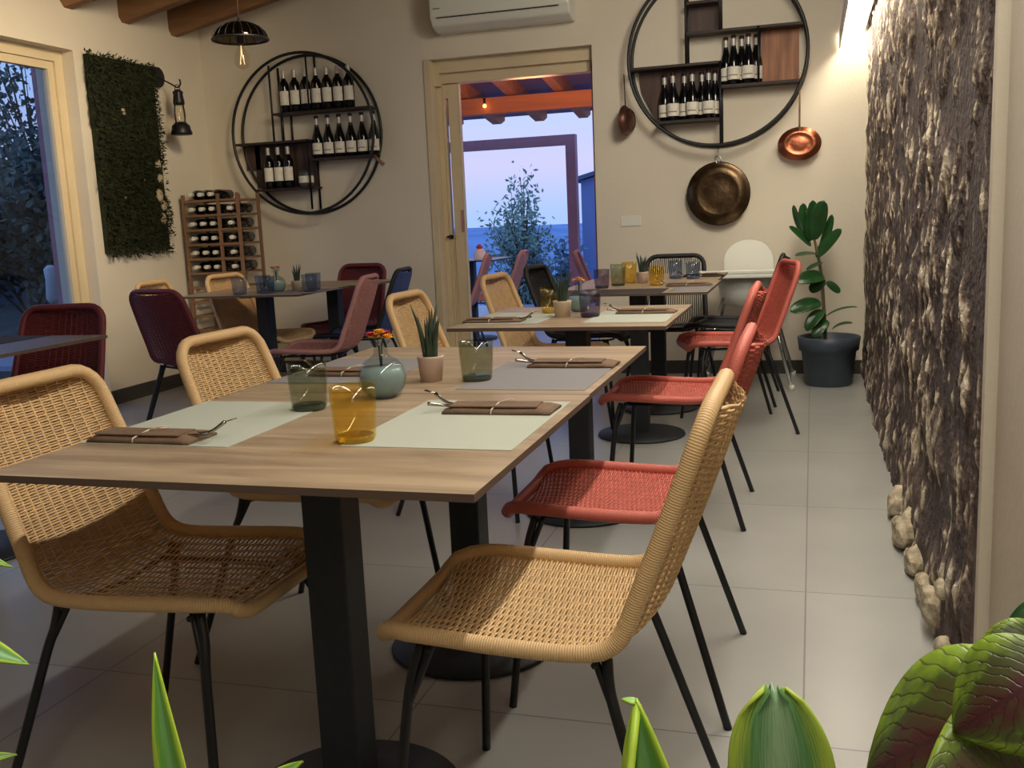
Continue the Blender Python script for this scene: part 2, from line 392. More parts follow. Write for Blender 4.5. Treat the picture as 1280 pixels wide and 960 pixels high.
for (y, z, r) in ((3.68, 0.06, 0.075), (3.35, 0.07, 0.08), (3.10, 0.05, 0.06), (2.86, 0.06, 0.05), (2.66, 0.09, 0.06), (2.42, 0.05, 0.05), (2.25, 0.07, 0.05), (2.55, 0.20, 0.03)):
    bm = new(); bmesh.ops.create_icosphere(bm, subdivisions=3, radius=r)
    for q in bm.verts:
        q.co *= 1+0.32*noise.fractal(q.co*14+Vector((y, z, 0)), 0.9, 2, 3); q.co.y *= 1.5; q.co.z = max(q.co.z, -z+0.002)
    o = link('stone', bm, M['palestone'], sw, loc=(0.318, y, z*0.8)); o.scale = (0.75, 0.8, 0.8); o['label'] = 'pale stone at the foot of the wall'

# left window (full height door window) with frame and pane
def frame_rect(bm, y0, y1, z0, z1, x0, x1, t):
    box(bm, (x0, y0, z0), (x1, y0+t, z1)); box(bm, (x0, y1-t, z0), (x1, y1, z1)); box(bm, (x0, y0+t, z1-t), (x1, y1-t, z1)); box(bm, (x0, y0+t, z0), (x1, y1-t, z0+t))
win = thing('window_1', None, None); del_keys = [k for k in win.keys()]
win['kind'] = 'structure'
bm = new(); frame_rect(bm, WY0, WY1, 0.0, WZ, XL-0.16, XL-0.09, 0.07); link('window_frame', bm, M['frame'], win)
bm = new(); frame_rect(bm, WY0+0.07, WY1-0.07, 0.07, WZ-0.07, XL-0.145, XL-0.105, 0.05); link('window_sash', bm, M['frame'], win)
bm = new(); box(bm, (XL-0.128, WY0+0.1, 0.1), (XL-0.122, WY1-0.1, WZ-0.1)); link('window_pane', bm, M['pane'], win)

# terrace door: frame with an opened leaf
dr = thing('door_1', None, None); dr['kind'] = 'structure'
bm = new()
box(bm, (DX0, YB-0.012, 0), (DX0+0.05, YB+0.30, DZ)); box(bm, (DX0+0.05, YB+0.10, 0), (DX0+0.085, YB+0.2, DZ)); box(bm, (DX0+0.05, YB+0.10, 2.09), (DX1, YB+0.2, DZ)); box(bm, (DX0+0.05, YB+0.06, 2.16), (DX1, YB+0.1, DZ)); box(bm, (DX0, YB-0.012, DZ), (DX1, YB+0.0, DZ+0.004))
box(bm, (DX0+0.045, YB+0.055, 2.07), (DX0+0.092, YB+0.115, 2.20))
link('door_frame', bm, M['frame'], dr, bevel=0.004)
bm = new(); box(bm, (DX1-0.03, YB+0.1, 0), (DX1+0.001, YB+0.3, DZ)); link('door_jamb', bm, M['mauve'], dr)
leaf = bpy.data.objects.new('door_leaf', None); C.objects.link(leaf); leaf.parent = dr; leaf.location = (0, YB+0.15, 0)
bm = new(); LX = DX0+0.085
for a, b in (((-2.535, -0.03, 0.02), (-2.455, 0.03, 2.085)), ((LX, -0.03, 0.02), (LX+0.015, 0.03, 2.085)), ((LX+0.015, -0.03, 1.99), (-2.535, 0.03, 2.085)), ((LX+0.015, -0.02, 0.02), (-2.535, 0.02, 1.02))): box(bm, a, b)
box(bm, (-2.455, -0.035, 0.02), (-2.447, 0.01, 2.085))
link('leaf_frame', bm, M['frame'], leaf, bevel=0.003)
bm = new(); box(bm, (LX+0.015, -0.004, 1.02), (-2.535, 0.004, 1.99)); link('leaf_pane', bm, M['pane'], leaf)
bm = new(); box(bm, (-2.60, -0.045, 0.985), (-2.545, -0.03, 1.012)); tube(bm, [(-2.575, -0.04, 1.0), (-2.575, -0.075, 1.0), (-2.55, -0.08, 1.0)], 0.008); link('door_handle', bm, M['black'], leaf)
bm = new(); box(bm, (-2.475, -0.038, 1.03), (-2.458, -0.03, 1.19)); link('lock_plate', bm, M['mauve'], leaf)

# ------------------------------------------------------------------ terrace and landscape outside
bm = new(); box(bm, (-9, YB+0.3, -0.1), (6, 12.4, -0.005)); struct('trim_21', bm, mat('terrace_tiles', (150, 158, 180), 0.35, var=0.06))
bm = new(); box(bm, (-16, -3, -0.25), (XL-0.3, YB+0.3, -0.05)); box(bm, (-16, YB+0.3, -0.25), (-9.0, 22, -0.05)); struct('trim_22', bm, mat('garden_soil', (48, 54, 44), 0.95, var=0.3, vscale=3))
tr = thing('terrace_roof', 'orange timber terrace roof with rafters, seen through the open door', 'roof', (0, 0, 0))
bm = new(); box(bm, (-6, 9.93, 2.17), (1, 10.07, 2.33)); link('cross_beam', bm, M['orangewood'], tr)
def zr(y): return 2.335-0.16*(y-10)
for k in range(9):
    x = -4.93+0.5*k; bm = new()
    q = [(7.2, 0), (11.05, 0), (11.2, 0.07), (11.2, 0.15), (7.2, 0.15)]
    a = [bm.verts.new((x-0.05, y, zr(y)+d)) for y, d in q]; b = [bm.verts.new((x+0.05, y, zr(y)+d)) for y, d in q]
    for i in range(5): bm.faces.new((a[i], a[(i+1) % 5], b[(i+1) % 5], b[i]))
    bm.faces.new(a[::-1]); bm.faces.new(b); link('rafter', bm, M['orangewood'], tr)
bm = new(); a = [bm.verts.new((x, y, zr(y)+d)) for d in (0.15, 0.19) for x, y in ((-6, 7.2), (1, 7.2), (1, 11.35), (-6, 11.35))]
for f in ((0, 3, 2, 1), (4, 5, 6, 7), (0, 1, 5, 4), (1, 2, 6, 5), (2, 3, 7, 6), (3, 0, 4, 7)): bm.faces.new([a[i] for i in f])
link('roof_deck', bm, mat('roof_boards', (140, 120, 140), 0.7, var=0.1), tr)
for x in (-5.8, 0.5):
    bm = new(); box(bm, (x-0.07, 9.93, -0.005), (x+0.07, 10.07, 2.17)); link('post', bm, M['orangewood'], tr)
pf = thing('pergola_frame', 'mauve square timber frame standing at the terrace edge beyond the door', 'pergola', (0, 12.0, 0))
bm = new(); box(bm, (-6.2, -0.06, 1.955), (-2.74, 0.06, 2.075)); link('top_rail', bm, M['mauve'], pf)
for x in (-6.14, -2.80): bm = new(); box(bm, (x-0.06, -0.06, -0.005), (x+0.06, 0.06, 1.955)); link('post', bm, M['mauve'], pf)
# string-light bulb
sb = thing('string_light', 'small glowing bulb hanging from the orange terrace beam', 'light', (-3.19, 9.88, 2.32))
bm = new(); tube(bm, [(0, 0, 0), (0, 0, -0.05)], 0.012); link('socket', bm, M['black'], sb)
bm = new(); bmesh.ops.create_icosphere(bm, subdivisions=2, radius=0.02); link('bulb', bm, M['bulbglow'], sb, True, loc=(0, 0, -0.075))
# neighbouring building, blue-grey
nb_ = thing('neighbouring_building', 'plain blue-grey building at the right beyond the terrace post', 'building', (0, 15.0, 0))
bm = new(); box(bm, (-3.37, 0, -3), (0.5, 5, 1.62)); a = [bm.verts.new(p) for p in ((-3.37, 0, 1.62), (0.5, 0, 1.62), (0.5, 0, 2.6), (0.5, 5, 1.62), (-3.37, 5, 1.62), (0.5, 5, 2.6))]
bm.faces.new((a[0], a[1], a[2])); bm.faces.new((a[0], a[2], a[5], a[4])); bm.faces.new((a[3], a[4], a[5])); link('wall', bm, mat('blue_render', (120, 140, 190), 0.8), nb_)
bm = new(); a = [bm.verts.new(p) for p in ((-3.5, -0.1, 1.60), (0.6, -0.1, 2.66), (0.6, 5.1, 2.66), (-3.5, 5.1, 1.60))]; bb = [bm.verts.new(q.co+Vector((0, 0, 0.06))) for q in a]
bm.faces.new(a[::-1]); bm.faces.new(bb)
for i in range(4): bm.faces.new((a[i], a[(i+1) % 4], bb[(i+1) % 4], bb[i]))
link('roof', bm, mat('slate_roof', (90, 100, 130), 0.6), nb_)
# ground falling away, hills
bm = new(); N1 = 60; rows = []
for i in range(N1+1):
    y = 12.3+(700)*((i/N1)**2.2); row = []
    for j in range(81):
        u = j/80-0.5; x = u*(20+2.6*(y-12))-0.32*y
        z = -0.6-6*(1-math.exp(-(y-12)/25))
        if y > 80: z += -4+0.018*(y-80)*(0.62+0.38*noise.noise(Vector((x*0.012, y*0.004, 1.3))))*(1+0.4*noise.noise(Vector((x*0.03, y*0.012, 7))))
        z = min(z, 1.12-0.009*y) if y > 60 else z
        row.append(bm.verts.new((x, y, z)))
    rows.append(row)
for i in range(N1):
    for j in range(80): bm.faces.new((rows[i][j], rows[i][j+1], rows[i+1][j+1], rows[i+1][j]))
o = struct('trim_23', bm, mat('haze_blue_hills', (120, 156, 206), 0.95, rgb2=(92, 128, 180), vscale=0.02), True);  # blue of distant haze put into the base colour

def leafmesh(bm, c, d, n, L, W, fold=0.15):
    d = d.normalized(); s = d.cross(n); s = s.normalized() if s.length > 1e-5 else frame_of(d)[0]; n2 = s.cross(d)
    a = bm.verts.new(c); b = bm.verts.new(c+d*L*0.5+s*W+n2*fold*W); t = bm.verts.new(c+d*L); e2 = bm.verts.new(c+d*L*0.5-s*W+n2*fold*W)
    bm.faces.new((a, b, t)); bm.faces.new((a, t, e2))
def rv(rng): 
    while True:
        v = Vector((rng.uniform(-1, 1), rng.uniform(-1, 1), rng.uniform(-1, 1)))
        if 0.01 < v.length < 1: return v
def shrub(name, label, loc, h, r, nleaf, L, W, mt, seed, group=None, cat='tree', nb=9, spire=False):
    rng = random.Random(seed); t = thing(name, label, cat, loc, 0, group)
    tips = []; bm = new()
    tube(bm, [(0, 0, 0), (0.02, 0, h*0.3), (0, 0.02, h*0.6)], [0.03*h**.5, 0.025*h**.5, 0.015], 6)
    for k in range(nb):
        a = rng.uniform(0, 2*PI); z0 = h*rng.uniform(0.12, 0.5); z1 = h*rng.uniform(0.45, 0.98)
        rr = r*rng.uniform(0.35, 1.0)*(1.25-z1/h if spire else 1)
        p = smoothpath([(0, 0, z0), (math.cos(a)*rr*0.5, math.sin(a)*rr*0.5, (z0+z1)/2+0.05*h), (math.cos(a)*rr, math.sin(a)*rr, z1)], 6)
        tube(bm, p, [0.014*(1-i/len(p))+0.004 for i in range(len(p))], 5); tips.append(p)
    p = smoothpath([(0, 0.02, h*0.55), (0.03, 0, h*0.8), (0.0, 0.0, h)], 6); tube(bm, p, 0.006, 5); tips.append(p)
    link('trunk', bm, M['stem'], t)
    bm = new()
    for k in range(nleaf):
        p = rng.choice(tips); c = p[rng.randint(len(p)//3, len(p)-1)]+rv(rng)*r*0.22
        leafmesh(bm, c, rv(rng)+Vector((0, 0, 0.2)), rv(rng), L*rng.uniform(0.6, 1.2), W)
    link('foliage', bm, mt, t)
    return t
M['leaf_out'] = mat('garden_leaf', (140, 166, 150), 0.6, var=0.35, vscale=2)
M['leaf_dark'] = mat('dark_garden_leaf', (84, 100, 92), 0.7, var=0.5, vscale=2)
M['leaf_blue'] = mat('bluish_leaf', (96, 132, 150), 0.7, var=0.3, vscale=2)
shrub('garden_tree', 'airy young tree with a spire of small leaves beyond the open door', (-4.15, 14.4, -1.5), 3.2, 1.15, 2600, 0.10, 0.020, M['leaf_out'], 3, nb=26, spire=True)
shrub('garden_bush', 'low bluish bush to the right of the spiry young tree', (-3.25, 13.2, -1.0), 1.75, 0.42, 900, 0.12, 0.035, M['leaf_blue'], 5, cat='bush', nb=14)
shrub('garden_bush', 'small bluish bush seen between terrace post and door jamb', (-2.62, 13.9, -0.9), 1.75, 0.3, 400, 0.10, 0.03, M['leaf_blue'], 6, cat='bush', nb=9)
# trees outside the left window
for nm, lb, x, y, h, r, nl in (('garden_hedge', 'dense dark hedge filling the lower part of the left window', -7.9, 8.6, 2.0, 1.3, 9000), ('garden_tree', 'loose tree whose branches cross the sky in the left window', -10.6, 11.9, 5.0, 1.7, 3600)):
    shrub(nm, lb, (x, y, -0.05), h, r, nl, 0.11, 0.032, M['leaf_dark'], 20+int(h), nb=30, cat='tree' if nm == 'garden_tree' else 'hedge')
gw = thing('garden_wall', 'dark garden wall behind the trees outside the left window', 'wall', (-14.0, 9, -0.05))
bm = new(); box(bm, (-0.15, -6, 0), (0.15, 13, 2.1)); link('masonry', bm, mat('dark_masonry', (60, 66, 74), 0.9, var=0.3, vscale=4), gw)
bm = new(); box(bm, (-0.2, -6, 2.1), (0.2, 13, 2.18)); link('coping', bm, mat('dark_coping', (70, 70, 76), 0.9), gw)
po = thing('mauve_post', 'mauve timber post just outside the left window', 'post', (-5.17, 6.0, -0.05))
bm = new(); box(bm, (-0.06, -0.06, 0.02), (0.06, 0.06, 2.9)); link('shaft', bm, M['mauve'], po)
bm = new(); box(bm, (-0.09, -0.09, 0), (0.09, 0.09, 0.02)); link('foot_plate', bm, M['black'], po)
st = thing('garden_lantern', 'pale lantern on a thin black post outside the left window', 'lantern', (-5.72, 6.45, -0.05))
bm = new(); lathe(bm, [(0.03, 0.66), (0.055, 0.70), (0.045, 0.85), (0.05, 0.93), (0.02, 0.96)], 12); link('shade', bm, mat('pale_fabric', (190, 196, 205), 0.8), st, True)
bm = new(); tube(bm, [(0, 0, 0), (0, 0, 0.66)], 0.012); lathe(bm, [(0.09, 0), (0.09, 0.012), (0.02, 0.02)], 16); link('post', bm, M['black'], st)

# ------------------------------------------------------------------ LED bar above the stone wall
led = thing('led_light_bar', 'white LED light bar running along the top of the stone wall', 'light', (0.212, 4.6, 2.12))
bm = new(); box(bm, (-0.055, -2.25, 0.045), (0.09, 2.25, 0.06)); box(bm, (-0.06, -2.25, -0.04), (-0.052, 2.25, 0.06)); link('housing', bm, mat('white_profile', (225, 225, 230), 0.4), led)
bm = new(); box(bm, (-0.012, -2.25, 0.012), (0.028, 2.24, 0.045)); link('diffuser', bm, M['led'], led)

# ------------------------------------------------------------------ woven chairs
PROF = smoothpath([(0.232, 0, 0.425), (0.215, 0, 0.447), (0.15, 0, 0.452), (0.02, 0, 0.446), (-0.10, 0, 0.443), (-0.165, 0, 0.452), (-0.205, 0, 0.490), (-0.24, 0, 0.57), (-0.29, 0, 0.70), (-0.335, 0, 0.825)], 10)
SA = [0.0]
for a, b in zip(PROF, PROF[1:]): SA.append(SA[-1]+(b-a).length)
LT = SA[-1]; SJ = 0.455
def pat(s):
    s = max(0, min(LT, s)); i = 0
    for i in range(len(SA)-1):
        if SA[i+1] >= s: break
    t = (s-SA[i])/max(1e-9, SA[i+1]-SA[i]); p = PROF[i].lerp(PROF[i+1], t); d = (PROF[i+1]-PROF[i]).normalized()
    return p, Vector((d.z, 0, -d.x))*-1   # point, normal towards the sitter
def halfw(s):
    u = s/LT
    if s < SJ: W = 0.198+0.012*math.sin(PI*s/SJ)
    else: W = 0.198-0.022*((s-SJ)/(LT-SJ))
    rc0, rc1 = 0.085, 0.062
    if s < rc0: W -= rc0-math.sqrt(max(0, rc0**2-(rc0-s)**2))
    if LT-s < rc1: W -= rc1-math.sqrt(max(0, rc1**2-(rc1-(LT-s))**2))
    return W
def shell(s, y, off=0.0):
    p, nrm = pat(s); W = max(halfw(s), 0.05); k = min(1, abs(y)/W)
    lift = 0.020*k*k + 0.012*(1-min(1, s/0.06))*0
    if s > SJ-0.08: lift += 0.018*k*k*min(1, (s-SJ+0.08)/0.12)
    return Vector((p.x, y, p.z))+nrm*(lift-0.012+off)
# check the normal points up on the seat
if pat(0.2)[1].z < 0:
    _p = pat
    def pat(s, _p=_p):
        p, n = _p(s); return p, -n
def build_weave(s0, s1, sp=0.0056, ribs=0.029, open_=False, hw=0.0027):
    bm = new(); k = 0; s = s0
    while s < s1:
        W = halfw(s)-0.008
        if W > 0.04 and not open_:
            nh = max(3, int(round(2*W/ribs))); npt = nh*3
            rows = []
            for i in range(npt+1):
                y = -W+2*W*i/npt
                o = 0.0019*math.cos(PI*(y/ribs)+PI*(k % 2))
                rows.append([shell(s+dq, y, o+hq) for dq, hq in ((-hw, 0), (0, 0.0014), (hw, 0), (0, -0.0014))])
            vs = [[bm.verts.new(p) for p in r] for r in rows]
            for a, b in zip(vs, vs[1:]):
                for q in range(4): f = bm.faces.new((a[q], b[q], b[(q+1) % 4], a[(q+1) % 4])); f.smooth = True
        s += sp; k += 1
    # warp cords along the profile
    sc = ribs if not open_ else 0.014
    nr = int(0.20/sc)
    for r in range(-nr, nr+1):
        y0 = r*sc+(0 if open_ else sc/2)
        pts = []
        n = 26
        for i in range(n+1):
            s = s0+(s1-s0)*i/n
            W = halfw(s)
            y = y0*(min(1.0, (0.198 if s < SJ else 0.198-0.022*((s-SJ)/(LT-SJ)))/0.198))
            if abs(y) < W-0.006: pts.append(shell(s, y, 0.0))
        if len(pts) > 2: tube(bm, pts, 0.0026 if not open_ else 0.0034, 5, cap=False)
    return bm
def rim_pts(off=0.004):
    P = []; n = 34
    ss = [LT*i/n for i in range(n+1)]
    ss = sorted(set([0.0, 0.004, 0.012, 0.025, 0.045, 0.07, LT-0.07, LT-0.045, LT-0.025, LT-0.012, LT-0.004, LT]+[s for s in ss if 0.085 < s < LT-0.085]))
    for s in ss: P.append(shell(s, halfw(s), off))
    for s in ss[::-1]: P.append(shell(s, -halfw(s), off))
    return P
def leg_bm(kind, sy):
    bm = new()
    if kind == 'front': top = Vector((0.165, sy*0.175, 0.437)); knee = Vector((0.185, sy*0.205, 0.33)); foot = Vector((0.215, sy*0.255, 0.0)); fork = Vector((0.146, sy*0.172, 0.437))
    else: top = Vector((-0.145, sy*0.175, 0.437)); knee = Vector((-0.165, sy*0.20, 0.345)); foot = Vector((-0.275, sy*0.255, 0.0)); fork = Vector((-0.124, sy*0.172, 0.437))
    tube(bm, smoothpath([top, top.lerp(knee, 0.5)+Vector((0.004, 0, 0)), knee, knee.lerp(foot, 0.35), foot], 5), 0.0092, 8)
    tube(bm, smoothpath([fork, fork.lerp(knee, 0.5)+Vector((0, 0, 0.0)), knee, knee.lerp(foot, 0.1)], 5), 0.0065, 8)
    return bm
CHM = {}
def base_meshes():
    CHM['seat'] = build_weave(0.0, SJ-0.02, hw=0.0033); CHM['backrest'] = build_weave(SJ-0.02, LT)
    CHM['dseat'] = build_weave(0.0, SJ-0.02, hw=0.0036); CHM['dbackrest'] = build_weave(SJ-0.02, LT, hw=0.0036)
    CHM['oseat'] = build_weave(0.0, SJ-0.02, open_=True); CHM['obackrest'] = build_weave(SJ-0.02, LT, open_=True)
    bm = new(); tube(bm, rim_pts(), 0.0145, 10, closed=True, uv=True); CHM['rim'] = bm
    bm = new()
    for x in (0.15, -0.128): tube(bm, [(x, -0.19, 0.43), (x, 0, 0.415), (x, 0.19, 0.43)], 0.006, 6)
    for y in (-0.12, 0.12): tube(bm, [(0.15, y, 0.423), (-0.128, y, 0.423)], 0.006, 6)
    CHM['seat_frame'] = bm
    for k in ('front', 'rear'):
        for s in (-1, 1): CHM[(k, s)] = leg_bm(k, s)
    for k in list(CHM):
        me = bpy.data.meshes.new('chair_part'); CHM[k].to_mesh(me); CHM[k].free()
        for p in me.polygons: p.use_smooth = True
        CHM[k] = me
base_meshes()
MC = {}
def cmesh(k, mt):
    key = (k, mt.name)
    if key not in MC:
        me = CHM[k].copy(); me.materials.clear(); me.materials.append(mt); MC[key] = me
    return MC[key]
def part(name, me, parent):
    o = bpy.data.objects.new(name, me); C.objects.link(o); o.parent = parent; return o
def chair(kind, label, x, y, ang, group=None, z=0.0, sc=1.0, open_=False):
    """ang: direction the sitter looks, degrees from +X"""
    t = thing('woven_chair', label, 'chair', (x, y, z), math.radians(ang), group)
    if sc != 1: t.scale = (sc,)*3
    wm, rm = WK[kind]; o = 'o' if open_ else '' if kind == 'tan' else 'd'
    part('seat', cmesh(o+'seat', wm), t); part('backrest', cmesh(o+'backrest', wm), t); part('rim', cmesh('rim', rm), t)
    part('seat_frame', cmesh('seat_frame', M['black']), t)
    for k in ('front', 'rear'):
        for s in (-1, 1): part('leg', cmesh((k, s), M['black']), t)
    return t
GR = 'woven chairs on the wall side of the long table row'
chair('tan', 'tan wicker chair nearest the camera on the right of the front table', -0.448, 1.60, 180)
chair('red', 'coral red woven chair directly behind the tan chair in the right row', -0.445, 2.30, 180)
chair('red', 'coral red woven chair at the right of the third table, between two other red chairs', -0.50, 3.68, 180)
chair('red', 'coral red woven chair turned outward, farthest red one in the right row', -0.40, 5.16, 180+17)
chair('black', 'black corded chair seen past the farthest red chair, near the white high chair', -0.47, 5.93, 180, open_=True)
chair('black', 'black corded chair at the back end of the row, facing the camera', -0.83, 6.04, -90, open_=True)
chair('tan', 'tan wicker chair at the left end of the front table, half in its shadow', -1.225, 1.64, 0)
chair('tan', 'tan wicker chair on the left side of the second table', -1.255, 2.34, -3)
chair('tan', 'tan wicker chair left of the third table, behind the front succulent', -1.25, 3.66, -2)
chair('tan', 'tan wicker chair left of the fourth table, in front of the open door', -1.22, 4.72, -5)
chair('black', 'black woven chair beside the door, left of the fourth table', -1.23, 5.52, -5)

# ------------------------------------------------------------------ pedestal tables
def table(label, x0, x1, y0, y1, ztop=0.75, th=0.012, base=True, group=None, name='pedestal_table', topm=None, edgem=None):
    cx, cy = (x0+x1)/2, (y0+y1)/2
    t = thing(name, label, 'table', (cx, cy, 0), 0, group)
    a, b = (x1-x0)/2, (y1-y0)/2
    bm = new(); box(bm, (-a, -b, ztop-th), (a, b, ztop))
    for f in bm.faces:
        if abs(f.normal.z) < 0.5: pass
    bm.normal_update()
    for f in bm.faces: f.material_index = 0 if f.normal.z > 0.5 else 1
    link('tabletop', bm, [topm or M['oak'], edgem or M['edge']], t)
    bm = new(); box(bm, (-0.04, -0.04, 0.022), (0.04, 0.04, ztop-th-0.012)); link('column', bm, M['charcoal'], t, bevel=0.004)
    bm = new(); lathe(bm, [(0.215, 0.0), (0.222, 0.004), (0.218, 0.012), (0.08, 0.022), (0.05, 0.024)], 40); link('base', bm, M['charcoal'], t)
    bm = new(); box(bm, (-0.22, -0.035, ztop-th-0.012), (0.22, 0.035, ztop-th)); box(bm, (-0.035, -0.22, ztop-th-0.012), (0.035, 0.22, ztop-th)); link('support_plate', bm, M['charcoal'], t)
    return t
GT = 0.003
t1 = table('front oak-topped pedestal table nearest the camera, laid with cream placemats', -1.275, -0.44, 1.235, 1.985-GT)
t2 = table('oak-topped pedestal table pushed up behind the front one', -1.275, -0.443, 1.985, 2.735)
t3 = table('third oak-topped pedestal table in the row, with purple glass and small succulent', -1.215, -0.455, 3.215, 3.955)
t4 = table('fourth pedestal table in the row, crowded with amber and grey glasses', -1.205, -0.455, 4.545, 5.295-GT)
t5 = table('last pedestal table in the row, before the black corded chair', -1.205, -0.475, 5.295, 5.95)
t6 = table('dark-edged pedestal table by the wine rack, laid with blue glasses and flowers', -3.55, -2.74, 4.95, 5.60)
t7 = table('pedestal table behind the wine rack table, near the blue chair', -3.34, -2.62, 5.605, 6.12)
t8 = table('dark table below the left window, cut off by the left edge', -3.30, -2.55, 2.40, 3.13, topm=mat('dark_walnut_top', (96, 76, 66), 0.35, var=0.2, vscale=5, stretch=(1, 7, 1)))

# left group chairs
chair('maroon', 'maroon woven chair seen from behind, left of the wine rack table', -3.06, 4.50, 78)
chair('tan', 'tan chair whose rim shows above the maroon chair by the moss panel', -3.40, 5.00, 5)
chair('tan', 'small tan chair in front of the wooden wine rack', -3.30, 5.53, -8)
chair('pink', 'dusty pink woven chair turned away, right of the wine rack table', -2.62, 4.94, 189)
chair('maroon', 'maroon chair against the back wall, behind the dusty pink chair', -3.06, 6.12, -96)
chair('navy', 'blue woven chair with black rim beside the back wall', -2.70, 5.62, 187)
chair('maroon', 'maroon chair behind the dark table at the left window', -2.93, 3.10, -82)

# ------------------------------------------------------------------ table ware
ZT_ = 0.75
def placemat(label, x0, x1, y0, y1, m_, z=ZT_, skew=0.0, group=None):
    bm = new(); cx, cy = (x0+x1)/2, (y0+y1)/2; a, b = (x1-x0)/2, (y1-y0)/2
    box(bm, (-a, -b, 0.0002), (a, b, 0.0014))
    o = link('placemat', bm, m_); o.location = (cx, cy, z); o.rotation_euler = (0, 0, skew)
    return tag(o, label, 'placemat', group)
placemat('cream paper placemat on the left of the front table', -1.272, -0.965, 1.455, 1.86, M['paper'])
placemat('cream paper placemat on the right of the front table', -0.765, -0.462, 1.485, 1.90, M['paper'])
placemat('brownish grey placemat on the right of the second table', -0.755, -0.462, 2.03, 2.44, M['greymat'])
placemat('brownish grey placemat on the left of the second table', -1.265, -0.97, 2.10, 2.50, M['greymat'])
placemat('pale placemat on the right of the third table', -0.76, -0.475, 3.33, 3.72, M['paper'])
placemat('pale placemat on the left of the third table', -1.20, -0.92, 3.33, 3.72, M['paper'])
placemat('dark slate placemat on the left of the fourth table', -1.20, -0.66, 4.555, 4.80, M['slate'])
placemat('pale placemat on the right of the fourth table', -0.64, -0.46, 4.60, 4.98, M['greymat'])
placemat('dark slate placemat on the table below the left window', -3.25, -2.80, 2.75, 3.12, M['slate'])
placemat('pale placemat on the wine rack table', -3.0, -2.66, 5.0, 5.35, M['greymat'])

def napkin(label, x, y, rz, z=ZT_+0.0015, L=0.215, W=0.085, fork=-1, m_=None):
    t = thing('napkin_roll', label, 'napkin', (x, y, z), rz)
    bm = new()
    n = 10
    prof = [(-W/2, 0.001), (-W/2+0.002, 0.008), (-W*0.2, 0.0125), (W*0.25, 0.0125), (W/2-0.002, 0.009), (W/2, 0.001)]
    rows = []
    for i in range(n+1):
        u = i/n; xx = -L/2+L*u; e = 1.0 if 0 < i < n else 0.55
        rows.append([bm.verts.new((xx+0.003*math.sin(v*60), v, zz*e+(0.0006*math.sin(u*9)))) for v, zz in prof])
    for a, b in zip(rows, rows[1:]):
        for k in range(len(prof)-1): bm.faces.new((a[k], a[k+1], b[k+1], b[k])).smooth = True
        bm.faces.new((a[0], b[0], b[-1], a[-1]))
    bm.faces.new(rows[0][::-1]); bm.faces.new(rows[-1]); bmesh.ops.recalc_face_normals(bm, faces=bm.faces[:])
    link('napkin', bm, m_ or M['kraft'], t)
    bm = new(); box(bm, (-L/2+0.01, -W/2+0.01, 0.0127), (L/2-0.03, W/2-0.02, 0.0150)); link('folded_flap', bm, m_ or M['kraft'], t)
    bm = new(); tube(bm, [(-0.01, -W/2-0.001, 0.0015), (-0.009, -W/2, 0.010), (-0.005, 0, 0.0165), (0, W/2, 0.011), (0.001, W/2+0.001, 0.0015)], 0.0016, 5)
    tube(bm, [(-0.005, 0, 0.0165), (0.015, 0.012, 0.021), (0.022, 0.02, 0.018)], 0.0014, 5); link('string', bm, M['string'], t)
    bm = new(); s = fork
    for k, (yy, dz) in enumerate(((0.008, 0.018), (-0.015, 0.006))):
        p = smoothpath([(s*(L/2-0.04), yy, 0.011), (s*(L/2+0.005), yy+0.004, 0.012), (s*(L/2+0.035), yy+0.012*(1-2*k), 0.012+dz)], 5)
        tube(bm, p, [0.0022+0.002*(i/len(p)) for i in range(len(p))], 6)
        if k == 0:
            e_ = Vector(p[-1])
            for q in (-1, 0, 1): tube(bm, [e_+Vector((0, 0.003*q, 0)), e_+Vector((s*0.022, 0.004*q, 0.006))], 0.0010, 4)
    link('cutlery', bm, M['cutlery'], t)
    return t
napkin('brown napkin roll with fork on the left cream placemat of the front table', -1.15, 1.50, 0.0, fork=1)
napkin('brown napkin roll with fork on the right cream placemat of the front table', -0.575, 1.80, 0.02)
napkin('brown napkin roll on the grey placemat, right side of the second table', -0.565, 2.37, 0.0)
napkin('brown napkin roll lying left of the glass vase on the second table', -1.10, 2.23, 0.0, L=0.2)
napkin('brown napkin roll on the third table, right side', -0.585, 3.64, 0.0)
napkin('dark napkin roll at the left corner of the third table', -1.10, 3.40, 0.05, fork=1)
napkin('brown napkin roll at the right of the fourth table', -0.58, 4.93, 0.0)
napkin('dark napkin roll at the right of the last table', -0.58, 5.60, 0.0, m_=M['shelfwood'])

def tumbler(label, x, y, g, r=0.040, h=0.088, z=ZT_, water=None, name='tumbler', mkey=None):
    t = thing(name, label, 'glass', (x, y, z+0.0002))
    bm = new()
    lathe(bm, [(r*0.80, 0), (r*0.90, 0.008), (r*0.98, h*0.6), (r*1.02, h), (r*0.98, h), (r*0.93, h*0.6), (r*0.84, 0.014), (0.001, 0.011)], 28, cap1=False)
    bmesh.ops.recalc_face_normals(bm, faces=bm.faces[:])
    link('glass_wall', bm, M[g], t, True)
    bm = new(); lathe(bm, [(r*0.79, 0.0012), (r*0.86, 0.0095), (r*0.80, 0.0125), (0.002, 0.0105)], 28); link('thick_base', bm, mat(g+'_base', {'g_green': (110, 122, 104), 'g_yellow': (246, 214, 100), 'g_purple': (96, 88, 112), 'g_blue': (130, 150, 176)}[g], 0.08, trans=0.7, ior=1.4), t, True)
    return t
tumbler('green-grey tumbler at the corner of the left placemat on the front table', -0.985, 1.79, 'g_green', h=0.098)
tumbler('amber yellow tumbler on the front table', -0.755, 1.525, 'g_yellow', r=0.0395, h=0.098)
